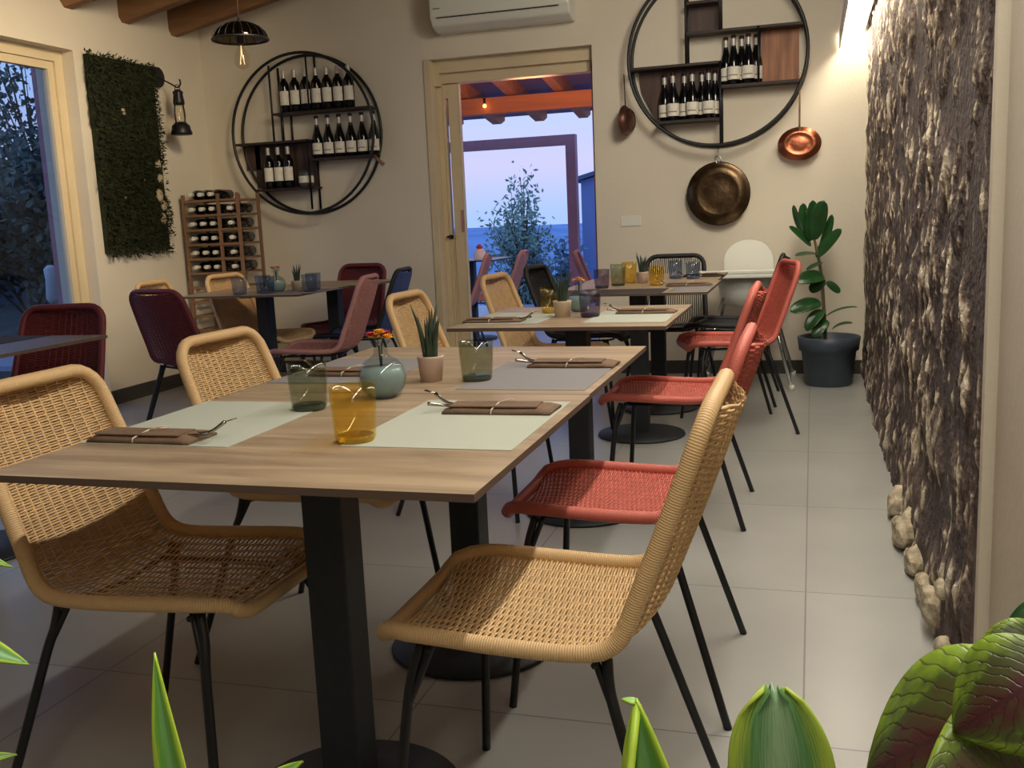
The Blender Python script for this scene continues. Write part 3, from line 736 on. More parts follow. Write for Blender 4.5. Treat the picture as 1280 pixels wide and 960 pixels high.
tumbler('green-grey tumbler right of the succulent on the second table', -0.745, 2.155, 'g_green', h=0.092)
tumbler('yellow-tinted tumbler left of the succulent on the third table', -0.965, 3.70, 'g_yellow', h=0.10)
tumbler('purple-grey tumbler right of the succulent on the third table', -0.775, 3.535, 'g_purple', h=0.098)
tumbler('purple-grey tumbler at the left of the fourth table', -1.01, 4.90, 'g_purple', h=0.095)
tumbler('green-grey tumbler between purple and yellow ones on the fourth table', -0.955, 5.05, 'g_green', h=0.11)
tumbler('yellow tumbler left of the succulent on the fourth table', -0.93, 5.24, 'g_yellow', h=0.11)
tumbler('orange-amber tumbler right of the succulent on the fourth table', -0.755, 5.03, 'g_yellow', h=0.095)
tumbler('clear bluish glass on the last table', -0.72, 5.50, 'g_blue', h=0.10)
tumbler('clear bluish glass at the right of the last table', -0.62, 5.45, 'g_blue', h=0.09)
for (x, y, lb) in ((-3.15, 5.02, 'blue glass at the left end of the wine rack table'), (-3.08, 5.16, 'blue glass left of the flower vase on the wine rack table'), (-2.99, 5.05, 'blue glass just in front of the vase on the wine rack table'), (-2.81, 5.27, 'blue glass right of the small plant on the wine rack table'), (-2.76, 5.13, 'rightmost blue glass on the wine rack table')):
    tumbler(lb, x, y, 'g_blue', r=0.045, h=0.10)

def vase(label, x, y, R=0.052, z=ZT_, cols=('petal_y', 'petal_r'), sc=1.0):
    t = thing('bud_vase', label, 'vase', (x, y, z+0.0002)); t.scale = (sc,)*3
    bm = new(); pr = [(0.028, 0), (0.036, 0.004), (0.048, 0.022), (0.0525, 0.043), (0.049, 0.063), (0.037, 0.079), (0.022, 0.088), (0.0155, 0.094), (0.0145, 0.102), (0.0150, 0.113), (0.022, 0.120), (0.0225, 0.123), (0.019, 0.122)]
    lathe(bm, pr, 28, cap1=False); link('glass_body', bm, M['g_vase'], t, True)
    bm = new(); lathe(bm, [(0.028, 0.003), (0.044, 0.02), (0.0485, 0.045), (0.042, 0.066), (0.001, 0.067)], 24); link('water', bm, M['water'], t, True)
    bm = new(); rng = random.Random(int(x*100))
    for k in range(4):
        a = rng.uniform(0, 6.28); tube(bm, [(0, 0, 0.03), (0.004*math.cos(a), 0.004*math.sin(a), 0.11), (0.014*math.cos(a), 0.014*math.sin(a), 0.130)], 0.0012, 5)
    link('stems', bm, M['aloe'], t)
    for k in range(5):
        a = 2*PI*k/5; c = Vector((0.019*math.cos(a), 0.019*math.sin(a), 0.127+0.006*(k % 2))) if k < 4 else Vector((0, 0, 0.138))
        bm = new()
        for ring in range(3):
            for q in range(9):
                b = 2*PI*q/9+ring*0.3; tilt = 0.2+ring*0.5
                d = Vector((math.cos(b), math.sin(b), tilt)); leafmesh(bm, c, d, Vector((0, 0, 1)), 0.019-0.003*ring, 0.0045)
        link('flower', bm, M[cols[k % len(cols)]], t)
    return t
vase('round pale blue glass vase with yellow and red flowers on the front table', -0.885, 1.935)
vase('small glass vase with orange flower on the third table', -0.862, 3.74, cols=('petal_y', 'petal_w'), sc=0.9)
vase('glass vase with pale flowers on the wine rack table', -2.99, 5.16, cols=('petal_w', 'petal_r'), sc=1.05)

def succulent(label, x, y, h=0.13, r=0.031, z=ZT_, pot='potpink', n=9, seed=1):
    t = thing('potted_succulent', label, 'plant', (x, y, z+0.0002)); rng = random.Random(seed)
    bm = new(); lathe(bm, [(r*0.82, 0), (r, 0.055), (r*1.05, 0.06), (r*0.95, 0.06), (r*0.9, 0.052), (0.002, 0.051)], 24, cap1=False); link('pot', bm, M[pot], t, True)
    bm = new(); lathe(bm, [(r*0.9, 0.048), (r*0.85, 0.053), (0.002, 0.054)], 20); link('soil', bm, M['soil'], t)
    bm = new()
    for k in range(n):
        a = 2*PI*k/n+rng.uniform(-.3, .3); ln = h*rng.uniform(0.7, 1.05); out = rng.uniform(0.12, 0.5)*ln*0.6
        p0 = Vector((0.010*math.cos(a), 0.010*math.sin(a), 0.05)); p1 = p0+Vector((out*0.4*math.cos(a), out*0.4*math.sin(a), ln*0.55)); p2 = p0+Vector((out*math.cos(a), out*math.sin(a), ln))
        p = smoothpath([p0, p1, p2], 6); m_ = len(p)
        tube(bm, p, [0.0062*(1-(i/(m_-1))**1.6)+0.0004 for i in range(m_)], 6)
    link('leaves', bm, M['aloe'], t, True)
    return t
succulent('spiky succulent in pale pink pot on the second table', -0.855, 2.145, 0.135, seed=4, n=11)
succulent('spiky succulent in cream pot on the third table', -0.882, 3.55, 0.125, r=0.034, pot='potcream', seed=5, n=11)
succulent('spiky succulent in pink pot on the fourth table', -0.852, 5.19, 0.115, r=0.033, seed=9, n=13)
succulent('small upright succulent in grey pot on the wine rack table', -2.90, 5.24, 0.11, r=0.035, pot='potcream', seed=12, n=8)

# ------------------------------------------------------------------ bottles
def bottle_proto(kind):
    t = thing('wine_bottle', 'x', 'bottle')
    bm = new()
    if kind == 'bordeaux': pr = [(0.034, 0), (0.037, 0.004), (0.037, 0.19), (0.033, 0.212), (0.018, 0.235), (0.0145, 0.25), (0.0145, 0.300), (0.013, 0.302)]; l0, l1, c0 = 0.055, 0.155, 0.245
    else: pr = [(0.036, 0), (0.040, 0.004), (0.040, 0.12), (0.036, 0.15), (0.022, 0.20), (0.0145, 0.235), (0.0145, 0.295), (0.013, 0.298)]; l0, l1, c0 = 0.028, 0.108, 0.24
    lathe(bm, pr, 16); link('glass', bm, M['bottle'], t, True)
    R = 0.0376 if kind == 'bordeaux' else 0.0406
    bm = new(); n = 14
    a = [(R*math.cos(-PI/2-1.35+2.7*i/n), R*math.sin(-PI/2-1.35+2.7*i/n)) for i in range(n+1)]
    lo = [bm.verts.new((x, y, l0)) for x, y in a]; hi = [bm.verts.new((x, y, l1)) for x, y in a]
    for i in range(n): bm.faces.new((lo[i], lo[i+1], hi[i+1], hi[i])).smooth = True
    link('label', bm, M['label'], t)
    if kind != 'bordeaux':
        bm = new(); a2 = a[3:-3]; lo = [bm.verts.new((x*1.006, y*1.006, 0.052)) for x, y in a2]; hi = [bm.verts.new((x*1.006, y*1.006, 0.058)) for x, y in a2]
        for i in range(len(a2)-1): bm.faces.new((lo[i], lo[i+1], hi[i+1], hi[i]))
        link('label_band', bm, mat('label_band', (120, 104, 86), 0.7), t)
    bm = new(); lathe(bm, [(0.0150, c0), (0.0152, 0.296), (0.0148, 0.3025), (0.0146, 0.303)], 16, cap0=False)
    if kind != 'bordeaux':
        link('capsule', bm, M['capsule'], t, True)
        bm = new(); lathe(bm, [(0.0155, 0.283), (0.0158, 0.304), (0.012, 0.305)], 16, cap0=False); link('cork_cap', bm, M['capsule_dark'], t, True)
    else: link('capsule', bm, M['capsule'], t, True)
    return t
PB = bottle_proto('bordeaux'); PG = bottle_proto('burgundy')
used = {}
ORD = ['leftmost', 'second from left', 'third from left', 'fourth from left', 'fifth from left', 'sixth from left', 'rightmost']
def row_labels(n, what):
    out = []
    for i in range(n): out.append(('Leftmost' if i == 0 else 'Rightmost' if i == n-1 else ORD[i].capitalize()).lower()+' '+what)
    return out
def put(P, x, y, z, label, group):
    if P.name not in used:
        used[P.name] = 1; P.location = (x, y, z); P['label'] = label; P['group'] = group; return P
    return copy_tree(P, (x, y, z), 0, label, group)

# ------------------------------------------------------------------ round wall shelves
def ring(bm, c, R, y, r=0.011):
    tube(bm, [(c[0]+R*math.cos(2*PI*i/72), y, c[1]+R*math.sin(2*PI*i/72)) for i in range(72)], r, 8, closed=True)
YF, YK = 6.72, 6.855
s1 = thing('round_wall_shelf', 'left round black metal wall shelf full of wine bottles', 'shelf', (-3.585, YB, 1.79))
def L1(x, z): return (x+3.585, z-1.79)
bm = new(); ring(bm, (0, 0), 0.572, YF-YB); ring(bm, (0, 0), 0.572, YK-YB); link('hoops', bm, M['black'], s1)
def plank(parent, x0, x1, z, ox, oz, th=0.016, m_=None, nm='shelf_board'):
    bm = new(); box(bm, (x0-ox, YF-YB+0.002, z-th-oz), (x1-ox, YK-YB, z-oz)); return link(nm, bm, m_ or M['shelfwood'], parent)
O1 = (-3.585, 1.79)
plank(s1, -3.815, -3.03, 1.952, *O1); plank(s1, -4.145, -3.545, 1.752, *O1); plank(s1, -3.545, -3.045, 1.612, *O1); plank(s1, -4.0, -3.52, 1.410, *O1)
bm = new()
for x, z0, z1 in ((-3.815, 1.75, 2.29), (-3.735, 1.75, 1.95), (-3.545, 1.245, 1.75), (-3.545, 1.245, 1.62)):
    for yy in (YF, YK): tube(bm, [(x-O1[0], yy-YB, z0-O1[1]), (x-O1[0], yy-YB, z1-O1[1])], 0.008, 6)
for yy in (YF, YK):
    tube(bm, [(-3.51-O1[0], yy-YB, 1.952-O1[1]), (-3.51-O1[0], yy-YB, 2.355-O1[1])], 0.007, 6)
link('uprights', bm, M['black'], s1)
bm = new(); box(bm, (-4.14-O1[0], YK-YB-0.006, 1.56-O1[1]), (-4.02-O1[0], YK-YB, 1.74-O1[1])); box(bm, (-4.06-O1[0], YK-YB-0.006, 1.42-O1[1]), (-3.545-O1[0], YK-YB, 1.735-O1[1])); link('back_panel', bm, M['darkpanel'], s1)
bm = new(); tube(bm, [(-3.02-O1[0], YF-YB, 1.60-O1[1]), (-2.95-O1[0], YF-YB-0.01, 1.535-O1[1])], [0.012, 0.016], 8); link('wooden_peg', bm, M['rack'], s1)
for i, lb in enumerate(row_labels(7, 'bottle on the top board of the left round shelf')):
    put(PB, -3.735+0.087*i, 6.785, 1.9525, lb, 'bottles on the top board of the left round shelf')
for i, lb in enumerate(row_labels(3, 'bottle on the lowest board of the left round shelf')):
    put(PB, -3.915+0.083*i, 6.785, 1.4105, lb, 'bottles on the lowest board of the left round shelf')
for i, lb in enumerate(row_labels(6, 'bottle on the right-hand board of the left round shelf')):
    put(PG, -3.495+0.091*i, 6.785, 1.6125, lb, 'bottles on the right-hand board of the left round shelf')
gb = thing('jar', 'small grey jar between the low bottles of the left round shelf', 'jar', (-3.61, 6.785, 1.4105))
bm = new(); lathe(bm, [(0.05, 0), (0.055, 0.01), (0.055, 0.10), (0.045, 0.12)], 20); link('body', bm, mat('grey_jar', (70, 70, 76), 0.4), gb, True)
bm = new(); lathe(bm, [(0.0562, 0.03), (0.0562, 0.08)], 20, cap0=False, cap1=False); link('label', bm, M['label'], gb)

s2 = thing('round_wall_shelf', 'right round black metal wall shelf above the hanging round pan', 'shelf', (-0.60, YB, 2.09))
O2 = (-0.60, 2.09)
bm = new(); ring(bm, (0, 0), 0.565, YF-YB); ring(bm, (0, 0), 0.565, YK-YB); link('hoops', bm, M['black'], s2)
plank(s2, -1.15, -0.585, 2.052, *O2); plank(s2, -0.79, -0.06, 2.245, *O2); plank(s2, -0.57, -0.07, 1.900, *O2); plank(s2, -0.99, -0.585, 1.700, *O2)
plank(s2, -0.79, -0.585, 2.43, *O2)
bm = new()
for x, z0, z1 in ((-0.79, 2.05, 2.60), (-0.575, 1.53, 2.05), (-0.575, 2.24, 2.62), (-0.335, 1.9, 2.24)):
    for yy in (YF, YK): tube(bm, [(x-O2[0], yy-YB, z0-O2[1]), (x-O2[0], yy-YB, z1-O2[1])], 0.008, 6)
link('uprights', bm, M['black'], s2)
bm = new(); box(bm, (-0.325-O2[0], YK-YB-0.01, 1.905-O2[1]), (-0.09-O2[0], YK-YB, 2.228-O2[1])); o = link('wood_panel', bm, M['panelwood'], s2); o['label'] = 'light wood panel'
bm = new(); box(bm, (-0.785-O2[0], YK-YB-0.01, 2.245-O2[1]), (-0.58-O2[0], YK-YB, 2.415-O2[1])); o = link('wood_panel', bm, M['darkpanel'], s2); o['label'] = 'dark wood panel'
bm = new()
pp = [(-1.12, 2.035), (-1.10, 1.90), (-1.04, 1.78), (-0.985, 1.70), (-0.59, 1.70), (-0.59, 2.035)]
a = [bm.verts.new((x-O2[0], YK-YB-0.010, z-O2[1])) for x, z in pp]; b = [bm.verts.new((x-O2[0], YK-YB-0.002, z-O2[1])) for x, z in pp]
bm.faces.new(a); bm.faces.new(b[::-1])
for i in range(6): bm.faces.new((a[i], b[i], b[(i+1) % 6], a[(i+1) % 6]))
bmesh.ops.recalc_face_normals(bm, faces=bm.faces[:])
link('wood_panel', bm, M['darkpanel'], s2)
for i, (x, yy) in enumerate(((-0.945, 6.815), (-0.882, 6.757), (-0.815, 6.815), (-0.757, 6.757), (-0.70, 6.815), (-0.652, 6.757), (-0.616, 6.8149))):
    put(PG, x, yy, 1.7005, row_labels(7, 'bottle on the lower left board of the right round shelf')[i], 'bottles on the lower left board of the right round shelf')
for i, (x, yy) in enumerate(((-0.545, 6.815), (-0.492, 6.755), (-0.445, 6.815), (-0.400, 6.755), (-0.355, 6.815))):
    put(PG, x, yy, 1.9005, row_labels(5, 'bottle on the right-hand board of the right round shelf')[i], 'bottles on the right-hand board of the right round shelf')

# hanging pans
def dish(bm, R, d, n=40, lip=0.008, y=0.0):
    pr = [(0.001, -d), (R*0.35, -d), (R*0.62, -d*0.8), (R*0.66, -d*0.9), (R*0.86, -d*0.35), (R-lip, 0.0), (R, 0.0), (R, 0.008), (R-lip, 0.010), (R*0.84, 0.008-d*0.2), (R*0.6, 0.01-d*0.6), (0.001, 0.01-d*0.7)]
    rings = [[bm.verts.new((r*math.cos(2*PI*k/n), y+zz, r*math.sin(2*PI*k/n))) for k in range(n)] for r, zz in pr]
    for a, b in zip(rings, rings[1:]):
        for k in range(n): bm.faces.new((a[k], a[(k+1) % n], b[(k+1) % n], b[k])).smooth = True
    bmesh.ops.recalc_face_normals(bm, faces=bm.faces[:])
pn = thing('round_pan', 'large dark bronze round pan hung below the right round shelf', 'pan', (-0.60, 6.80, 1.215))
bm = new(); dish(bm, 0.208, 0.035); link('body', bm, M['bronze'], pn)
bm = new(); tube(bm, [(0.02*math.cos(2*PI*i/20), -0.005, 0.222+0.022*math.sin(2*PI*i/20)) for i in range(20)], 0.004, 6, closed=True)
tube(bm, [(0, -0.005, 0.243), (0, 0.053, 0.306)], 0.002, 5); link('hanging_ring', bm, M['steel'], pn)
pn = thing('copper_pan', 'small shiny copper pan hanging by its long handle near the plant', 'pan', (-0.085, 6.79, 1.505))
bm = new(); dish(bm, 0.135, 0.03); 
for q in bm.verts: q.co.z *= 0.78
link('bowl', bm, M['copper'], pn)
bm = new(); box(bm, (-0.006, -0.02, 0.06), (0.006, -0.012, 0.44)); tube(bm, [(0, -0.016, 0.06), (-0.004, -0.022, -0.02)], 0.008, 6); link('handle', bm, M['bronze'], pn)
pn = thing('copper_ladle', 'brown copper ladle seen edge-on left of the right round shelf', 'pan', (-1.205, 6.79, 1.725), math.radians(76))
bm = new(); dish(bm, 0.10, 0.05)
for q in bm.verts:
    q.co = Matrix.Rotation(0.35, 3, 'Y') @ q.co
link('bowl', bm, mat('brown_copper', (104, 70, 56), 0.4, 0.7, var=0.3), pn)
bm = new(); tube(bm, [(0, 0.0, 0.09), (-0.01, 0, 0.30)], 0.004, 6); link('handle', bm, M['bronze'], pn)

# air conditioner
ac = thing('air_conditioner', 'white split air conditioner above the terrace door', 'air conditioner', (-2.03, YB, 2.405))
bm = new(); pr = [(-0.001, 0.0), (-0.10, 0.0), (-0.17, 0.03), (-0.205, 0.09), (-0.215, 0.29), (-0.001, 0.29)]
a = [bm.verts.new((-0.49, y, z)) for y, z in pr]; b = [bm.verts.new((0.49, y, z)) for y, z in pr]
for i in range(6): bm.faces.new((a[i], a[(i+1) % 6], b[(i+1) % 6], b[i]))
bm.faces.new(a); bm.faces.new(b[::-1]); bmesh.ops.recalc_face_normals(bm, faces=bm.faces[:])
link('body', bm, M['white_plastic'], ac, bevel=0.012)
bm = new(); box(bm, (-0.44, -0.209, 0.075), (0.42, -0.20, 0.081)); link('vent_slot', bm, M['black'], ac)
bm = new(); box(bm, (-0.46, -0.2150, 0.135), (-0.41, -0.2120, 0.141)); link('badge', bm, mat('grey_badge', (120, 120, 120), 0.5), ac)
# switch plate
bm = new(); box(bm, (-0.07, -0.009, -0.035), (0.07, 0, 0.035)); o = link('socket_plate', bm, M['white_plastic'], bevel=0.003); o.location = (-1.20, YB, 1.06); tag(o, 'white socket plate on the back wall right of the door', 'socket')

# ------------------------------------------------------------------ pendant lamp
pl_ = thing('pendant_lamp', 'black dome pendant lamp with a large clear bulb', 'lamp', (-2.995, 5.0, 2.06))
bm = new(); R = 0.150
for i in range(20):
    a = 2*PI*i/20
    tube(bm, [(R*math.cos(a)*math.cos(q), R*math.sin(a)*math.cos(q), 0.08+0.095*math.sin(q)) for q in [PI/2*k/8 for k in range(9)]], 0.0018, 4)
for q in (0.0,): tube(bm, [(R*math.cos(2*PI*k/40), R*math.sin(2*PI*k/40), 0.08) for k in range(40)], 0.006, 6, closed=True)
link('wire_cage', bm, M['black'], pl_)
bm = new(); lathe(bm, [(R*math.cos(q)*0.97, 0.083+0.09*math.sin(q)) for q in [PI/2*k/9 for k in range(9)]], 32, cap0=False, cap1=False); link('lamp_shade', bm, thin_glass('smoked_shade', (104, 92, 76), 1.2), pl_, True)
bm = new(); lathe(bm, [(0.02, 0.06), (0.022, 0.11), (0.012, 0.17), (0.004, 0.2)], 14); link('lamp_holder', bm, M['black'], pl_, True)
bm = new(); lathe(bm, [(0.006, -0.075), (0.030, -0.066), (0.044, -0.035), (0.036, 0.005), (0.018, 0.04), (0.014, 0.065)], 20); link('bulb', bm, M['clear'], pl_, True)
bm = new()
for s in (-1, 1): tube(bm, [(0, 0, 0.05), (s*0.004, 0, 0.0), (s*0.014, 0, -0.05)], 0.0016, 5)
link('filament', bm, mat('filament_glow', (255, 230, 190), 0.4, emis=(255, 214, 160), estr=1.6), pl_)
bm = new(); tube(bm, [(0, 0, 0.19), (0.0, 0, 0.88)], 0.004, 6); link('cord', bm, mat('brown_cord', (80, 52, 36), 0.8), pl_)

# ------------------------------------------------------------------ moss panel, wall lantern
ms = thing('moss_panel', 'tall dark green moss panel hung on the left wall', 'wall decoration', (XL, 5.88, 1.0))
bm = new(); box(bm, (0.001, -0.33, 0.0), (0.035, 0.33, 1.27)); link('backing', bm, M['moss'], ms)
bm = new(); rng = random.Random(2)
for k in range(9000):
    y = rng.uniform(-0.35, 0.35); z = rng.uniform(-0.02, 1.285)
    edgey = abs(y) > 0.31 or z < 0.03
    if 0.16 < y and z < 0.62 and noise.noise(Vector((y*14, z*9, 2))) > 0.28: continue
    c = Vector((0.03+rng.uniform(0, 0.02), y+0.012*math.sin(z*9), z)); d = Vector((rng.uniform(0.2, 1), rng.uniform(-1, 1), rng.uniform(-1.1, 0.7)))
    leafmesh(bm, c, d, rv(rng), rng.uniform(0.018, 0.045), rng.uniform(0.003, 0.007), 0.4)
for k in range(240):
    c = Vector((0.03, -0.32+rng.uniform(-0.02, 0.02), rng.uniform(0.85, 1.26))); leafmesh(bm, c, Vector((0.3, -0.8, -0.9)), rv(rng), 0.06, 0.003)
o = link('moss', bm, M['moss'], ms); o['kind'] = 'stuff'
for (y, z, r) in ((0.27, 0.60, 0.03), (0.28, 0.50, 0.028), (0.25, 0.38, 0.038), (0.29, 0.31, 0.03), (0.27, 0.22, 0.032), (-0.05, 0.93, 0.022), (-0.12, 0.37, 0.014), (0.10, 0.48, 0.012)):
    bm = new(); bmesh.ops.create_icosphere(bm, subdivisions=2, radius=r)
    for q in bm.verts: q.co.x *= 0.5; q.co.z *= 1.35
    link('pebble', bm, M['stonebit'], ms, True, loc=(0.045, y, z))
lt = thing('wall_lantern', 'small black storm lantern hanging from a hook beside the moss panel', 'lantern', (-4.29, 6.27, 1.80)); lt.scale = (1.25, 1.25, 1.25)
bm = new(); lathe(bm, [(0.058, 0), (0.060, 0.012), (0.052, 0.03), (0.050, 0.05), (0.036, 0.062), (0.030, 0.07)], 20); link('fuel_base', bm, M['black'], lt, True)
bm = new(); lathe(bm, [(0.026, 0.07), (0.034, 0.11), (0.026, 0.165)], 20, cap0=False, cap1=False); link('glass_chimney', bm, M['clear'], lt, True)
bm = new(); lathe(bm, [(0.030, 0.165), (0.032, 0.18), (0.026, 0.22), (0.030, 0.235), (0.012, 0.25)], 20); link('cap', bm, M['black'], lt, True)
bm = new()
for s in (-1, 1): tube(bm, smoothpath([(0, s*0.040, 0.05), (0, s*0.046, 0.12), (0, s*0.030, 0.20)], 5), 0.0045, 6)
tube(bm, smoothpath([(0, -0.034, 0.20), (0, -0.02, 0.262), (0, 0.0, 0.275), (0, 0.02, 0.262), (0, 0.034, 0.20)], 5), 0.0025, 6)
link('wire_guard', bm, M['black'], lt)
hk = thing('lantern_hook', 'black wall hook with round mount holding the storm lantern', 'hook', (XL, 6.285, 2.21))
bm = new(); tube(bm, [(0.001, 0, 0), (0.025, 0, 0)], 0.07, 20); link('mount', bm, M['black'], hk)
bm = new(); tube(bm, smoothpath([(0.02, 0, 0), (0.07, 0.01, -0.03), (0.13, 0.0, -0.06), (0.18, -0.01, -0.085), (0.205, -0.01, -0.06), (0.20, -0.01, -0.03)], 6), 0.006, 6); link('hook_arm', bm, M['black'], hk)

# ------------------------------------------------------------------ wine rack
wr = thing('wine_rack', 'tall pale wooden wine rack in the back left corner', 'wine rack', (-4.19, 6.53, 0))
RW = 0.235; RD = 0.15
bm = new()
for x in (-RW, 0.055, RW-0.02):
    for y in (-RD, RD-0.02): box(bm, (x, y, 0), (x+0.02, y+0.02, 1.385))
link('posts', bm, M['rack'], wr)
ZS = [1.345-0.105*k for k in range(12)]
for z in ZS:
    bm = new()
    for y in (-RD+0.001, RD-0.019): box(bm, (-RW+0.002, y-0.003, z-0.016), (RW-0.002, y+0.015, z))
    for k in range(6):
        x = -RW+0.03+k*0.082; box(bm, (x-0.006, -RD+0.016, z-0.010), (x+0.006, RD-0.021, z-0.002))
    link('shelf_rails', bm, M['rack'], wr)
lie = []
def lying_proto():
    t = thing('wine_bottle', 'x', 'bottle')
    bm = new(); pr = [(0.034, 0), (0.037, 0.004), (0.037, 0.17), (0.033, 0.192), (0.018, 0.215), (0.0145, 0.23), (0.0145, 0.275)]
    lathe(bm, pr, 14)
    for q in bm.verts: q.co = Vector((q.co.x, 0.13-q.co.z, q.co.y))
    link('glass', bm, M['bottle'], t, True)
    bm = new(); lathe(bm, [(0.0155, 0.225), (0.0155, 0.277), (0.013, 0.279)], 14)
    for q in bm.verts: q.co = Vector((q.co.x, 0.13-q.co.z, q.co.y))
    link('capsule', bm, M['label'], t, True)
    return t
PL_ = lying_proto()
rown = ['top', 'second', 'third', 'fourth', 'fifth', 'sixth']; pos3 = ['left', 'middle', 'right', 'far right']
for r in range(6):
    for k in range(4):
        if (r, k) in ((0, 3),): continue
        x = -4.19+(-0.17, -0.085, 0.0, 0.15)[k]
        z = ZS[r]+0.0375
        put(PL_, x, 6.53, z, '%s bottle lying on the %s rail of the wooden wine rack' % (pos3[k], rown[r]), 'bottles lying in the wooden wine rack')

# ------------------------------------------------------------------ high chair
hc = thing('high_chair', 'white plastic high chair with tray and metal legs', 'high chair', (-0.40, 6.50, 0), math.radians(-90))
# local +x faces the camera
bm = new()
n = 20; pts = []
for i in range(n+1):
    a = PI*i/n; pts.append((0.155*math.cos(a), 0.78+0.13*math.sin(a)))
outl = [(0.155, 0.50)]+pts+[(-0.155, 0.50)]
fr = [bm.verts.new((-0.14-0.12*(z-0.5), y, z)) for y, z in outl]; bk = [bm.verts.new((-0.165-0.12*(z-0.5), y, z)) for y, z in outl]
bm.faces.new(fr); bm.faces.new(bk[::-1])
for i in range(len(outl)): j = (i+1) % len(outl); bm.faces.new((fr[i], bk[i], bk[j], fr[j]))
bmesh.ops.recalc_face_normals(bm, faces=bm.faces[:]); link('backrest', bm, M['white_plastic'], hc)
bm = new(); lathe(bm, [(0.10, 0.50), (0.15, 0.515), (0.175, 0.60), (0.185, 0.70), (0.175, 0.70), (0.165, 0.61), (0.14, 0.53), (0.002, 0.52)], 28, cap1=False); bmesh.ops.recalc_face_normals(bm, faces=bm.faces[:]); link('seat_shell', bm, M['white_plastic'], hc, True)
bm = new(); box(bm, (-0.10, -0.28, 0.69), (0.26, 0.28, 0.715)); box(bm, (0.24, -0.28, 0.715), (0.26, 0.28, 0.74)); box(bm, (-0.10, -0.28, 0.715), (0.24, -0.26, 0.74)); box(bm, (-0.10, 0.26, 0.715), (0.24, 0.28, 0.74)); link('tray', bm, M['white_plastic'], hc, bevel=0.006)
for sx in (-1, 1):
    for sy in (-1, 1):
        bm = new(); tube(bm, [(sx*0.12, sy*0.14, 0.56), (sx*0.27, sy*0.28, 0.015)], 0.012, 10); lg = link('leg', bm, M['steel'], hc)
        bm = new(); tube(bm, [(sx*0.27, sy*0.28, 0.03), (sx*0.275, sy*0.285, 0.0)], 0.017, 10); link('foot_cap', bm, M['white_plastic'], lg)

# ------------------------------------------------------------------ rubber plant
rp = thing('rubber_plant', 'tall rubber plant in a blue-grey pot in the back right corner', 'plant', (0.10, 6.46, 0))
bm = new(); lathe(bm, [(0.135, 0), (0.142, 0.01), (0.165, 0.215), (0.180, 0.22), (0.190, 0.30), (0.182, 0.305), (0.172, 0.30), (0.165, 0.25), (0.002, 0.245)], 40, cap1=False); bmesh.ops.recalc_face_normals(bm, faces=bm.faces[:]); link('pot', bm, M['planter'], rp, True)
bm = new(); lathe(bm, [(0.168, 0.235), (0.16, 0.252), (0.002, 0.26)], 30); link('soil', bm, M['soil'], rp)
bm = new(); st_ = smoothpath([(-0.02, 0, 0.25), (-0.03, 0, 0.45), (-0.05, 0.0, 0.70), (-0.10, 0.0, 0.95), (-0.14, 0, 1.08)], 6); tube(bm, st_, [0.013-0.007*i/len(st_) for i in range(len(st_))], 8); link('stem', bm, M['stem'], rp)
def bigleaf(parent, base, tip, W, droop=0.05, m_=None, nrm=(0, -1, 0.3), nm='leaf', fold=0.18, tipp=0.55, lab=None, oval=False, blunt=False):
    base, tip = Vector(base), Vector(tip); d = tip-base; L = d.length; nn = Vector(nrm); s = d.cross(nn).normalized(); n2 = s.cross(d).normalized()
    bm = new(); NU, NV = 16, 8; g = []; uvl = bm.loops.layers.uv.verify()
    for i in range(NU+1):
        u = i/NU; w_ = W*(1-0.9*u**7)**0.55*(0.7+0.3*math.sin(PI*u*0.9)) if blunt else (W*math.sqrt(max(0, 1-(2*u-1)**2))**0.9 if oval else W*(math.sin(PI*u**tipp))**0.8) if 0 < u < 1 else W*(0.42 if blunt and u > 0.5 else 0.02)
        c = base+d*u-n2*droop*(2*u-1)**2*L*0.5+n2*droop*L*0.5
        row = []
        for j in range(NV+1):
            v = 2*j/NV-1; q_ = c+s*v*w_+n2*(fold*abs(v)*w_)
            if blunt and i >= NU-1: q_ = q_+d*(0.018*math.sin(j*2.6))+n2*0.002*math.cos(j*3)
            if blunt: q_ = q_+n2*0.0016*math.cos(j*PI)
            row.append((bm.verts.new(q_), u, v))
        g.append(row)
    for i in range(NU):
        for j in range(NV):
            q = (g[i][j], g[i+1][j], g[i+1][j+1], g[i][j+1]); f = bm.faces.new([x[0] for x in q]); f.smooth = True
            for lp, x in zip(f.loops, q): lp[uvl].uv = (x[1], x[2]*0.5+0.5)
    o = link(nm, bm, m_ or M['rubber'], parent, True)
    md = o.modifiers.new('thick', 'SOLIDIFY'); md.thickness = 0.002
    if lab: o['label'] = lab
    return o
def at_px(x, y, Y):
    d = RX*((x-640)/1240)-UP*((y-480)/1240)+FW; return Vector((0, 0, CAMH))+d*(Y/d.y)
def rl(bx, by, tx, ty, W, nrm=(0, -1, 0.3), dY=0.0, **k):
    b = at_px(bx, by, 6.46)-Vector((0.10, 6.46, 0)); t = at_px(tx, ty, 6.46+dY)-Vector((0.10, 6.46, 0)); bigleaf(rp, b, t, W*0.85, nrm=nrm, oval=True, **k)
rl(1012, 302, 1016, 250, 0.050, (0.4, -1, 0), -0.05); rl(1016, 300, 1030, 250, 0.062, (-0.2, -1, 0), -0.08); rl(1008, 298, 1004, 254, 0.045, (-0.6, -1, 0.2), 0.03); rl(1006, 296, 992, 256, 0.035, (-1, -0.8, 0.2), 0)
rl(1014, 308, 986, 283, 0.036, (0.1, -0.6, 0.8), -0.05); rl(1020, 322, 1052, 286, 0.045, (-0.4, -1, 0.4), -0.02); rl(1024, 318, 1040, 268, 0.035, (0.6, -1, 0.2), 0.06)
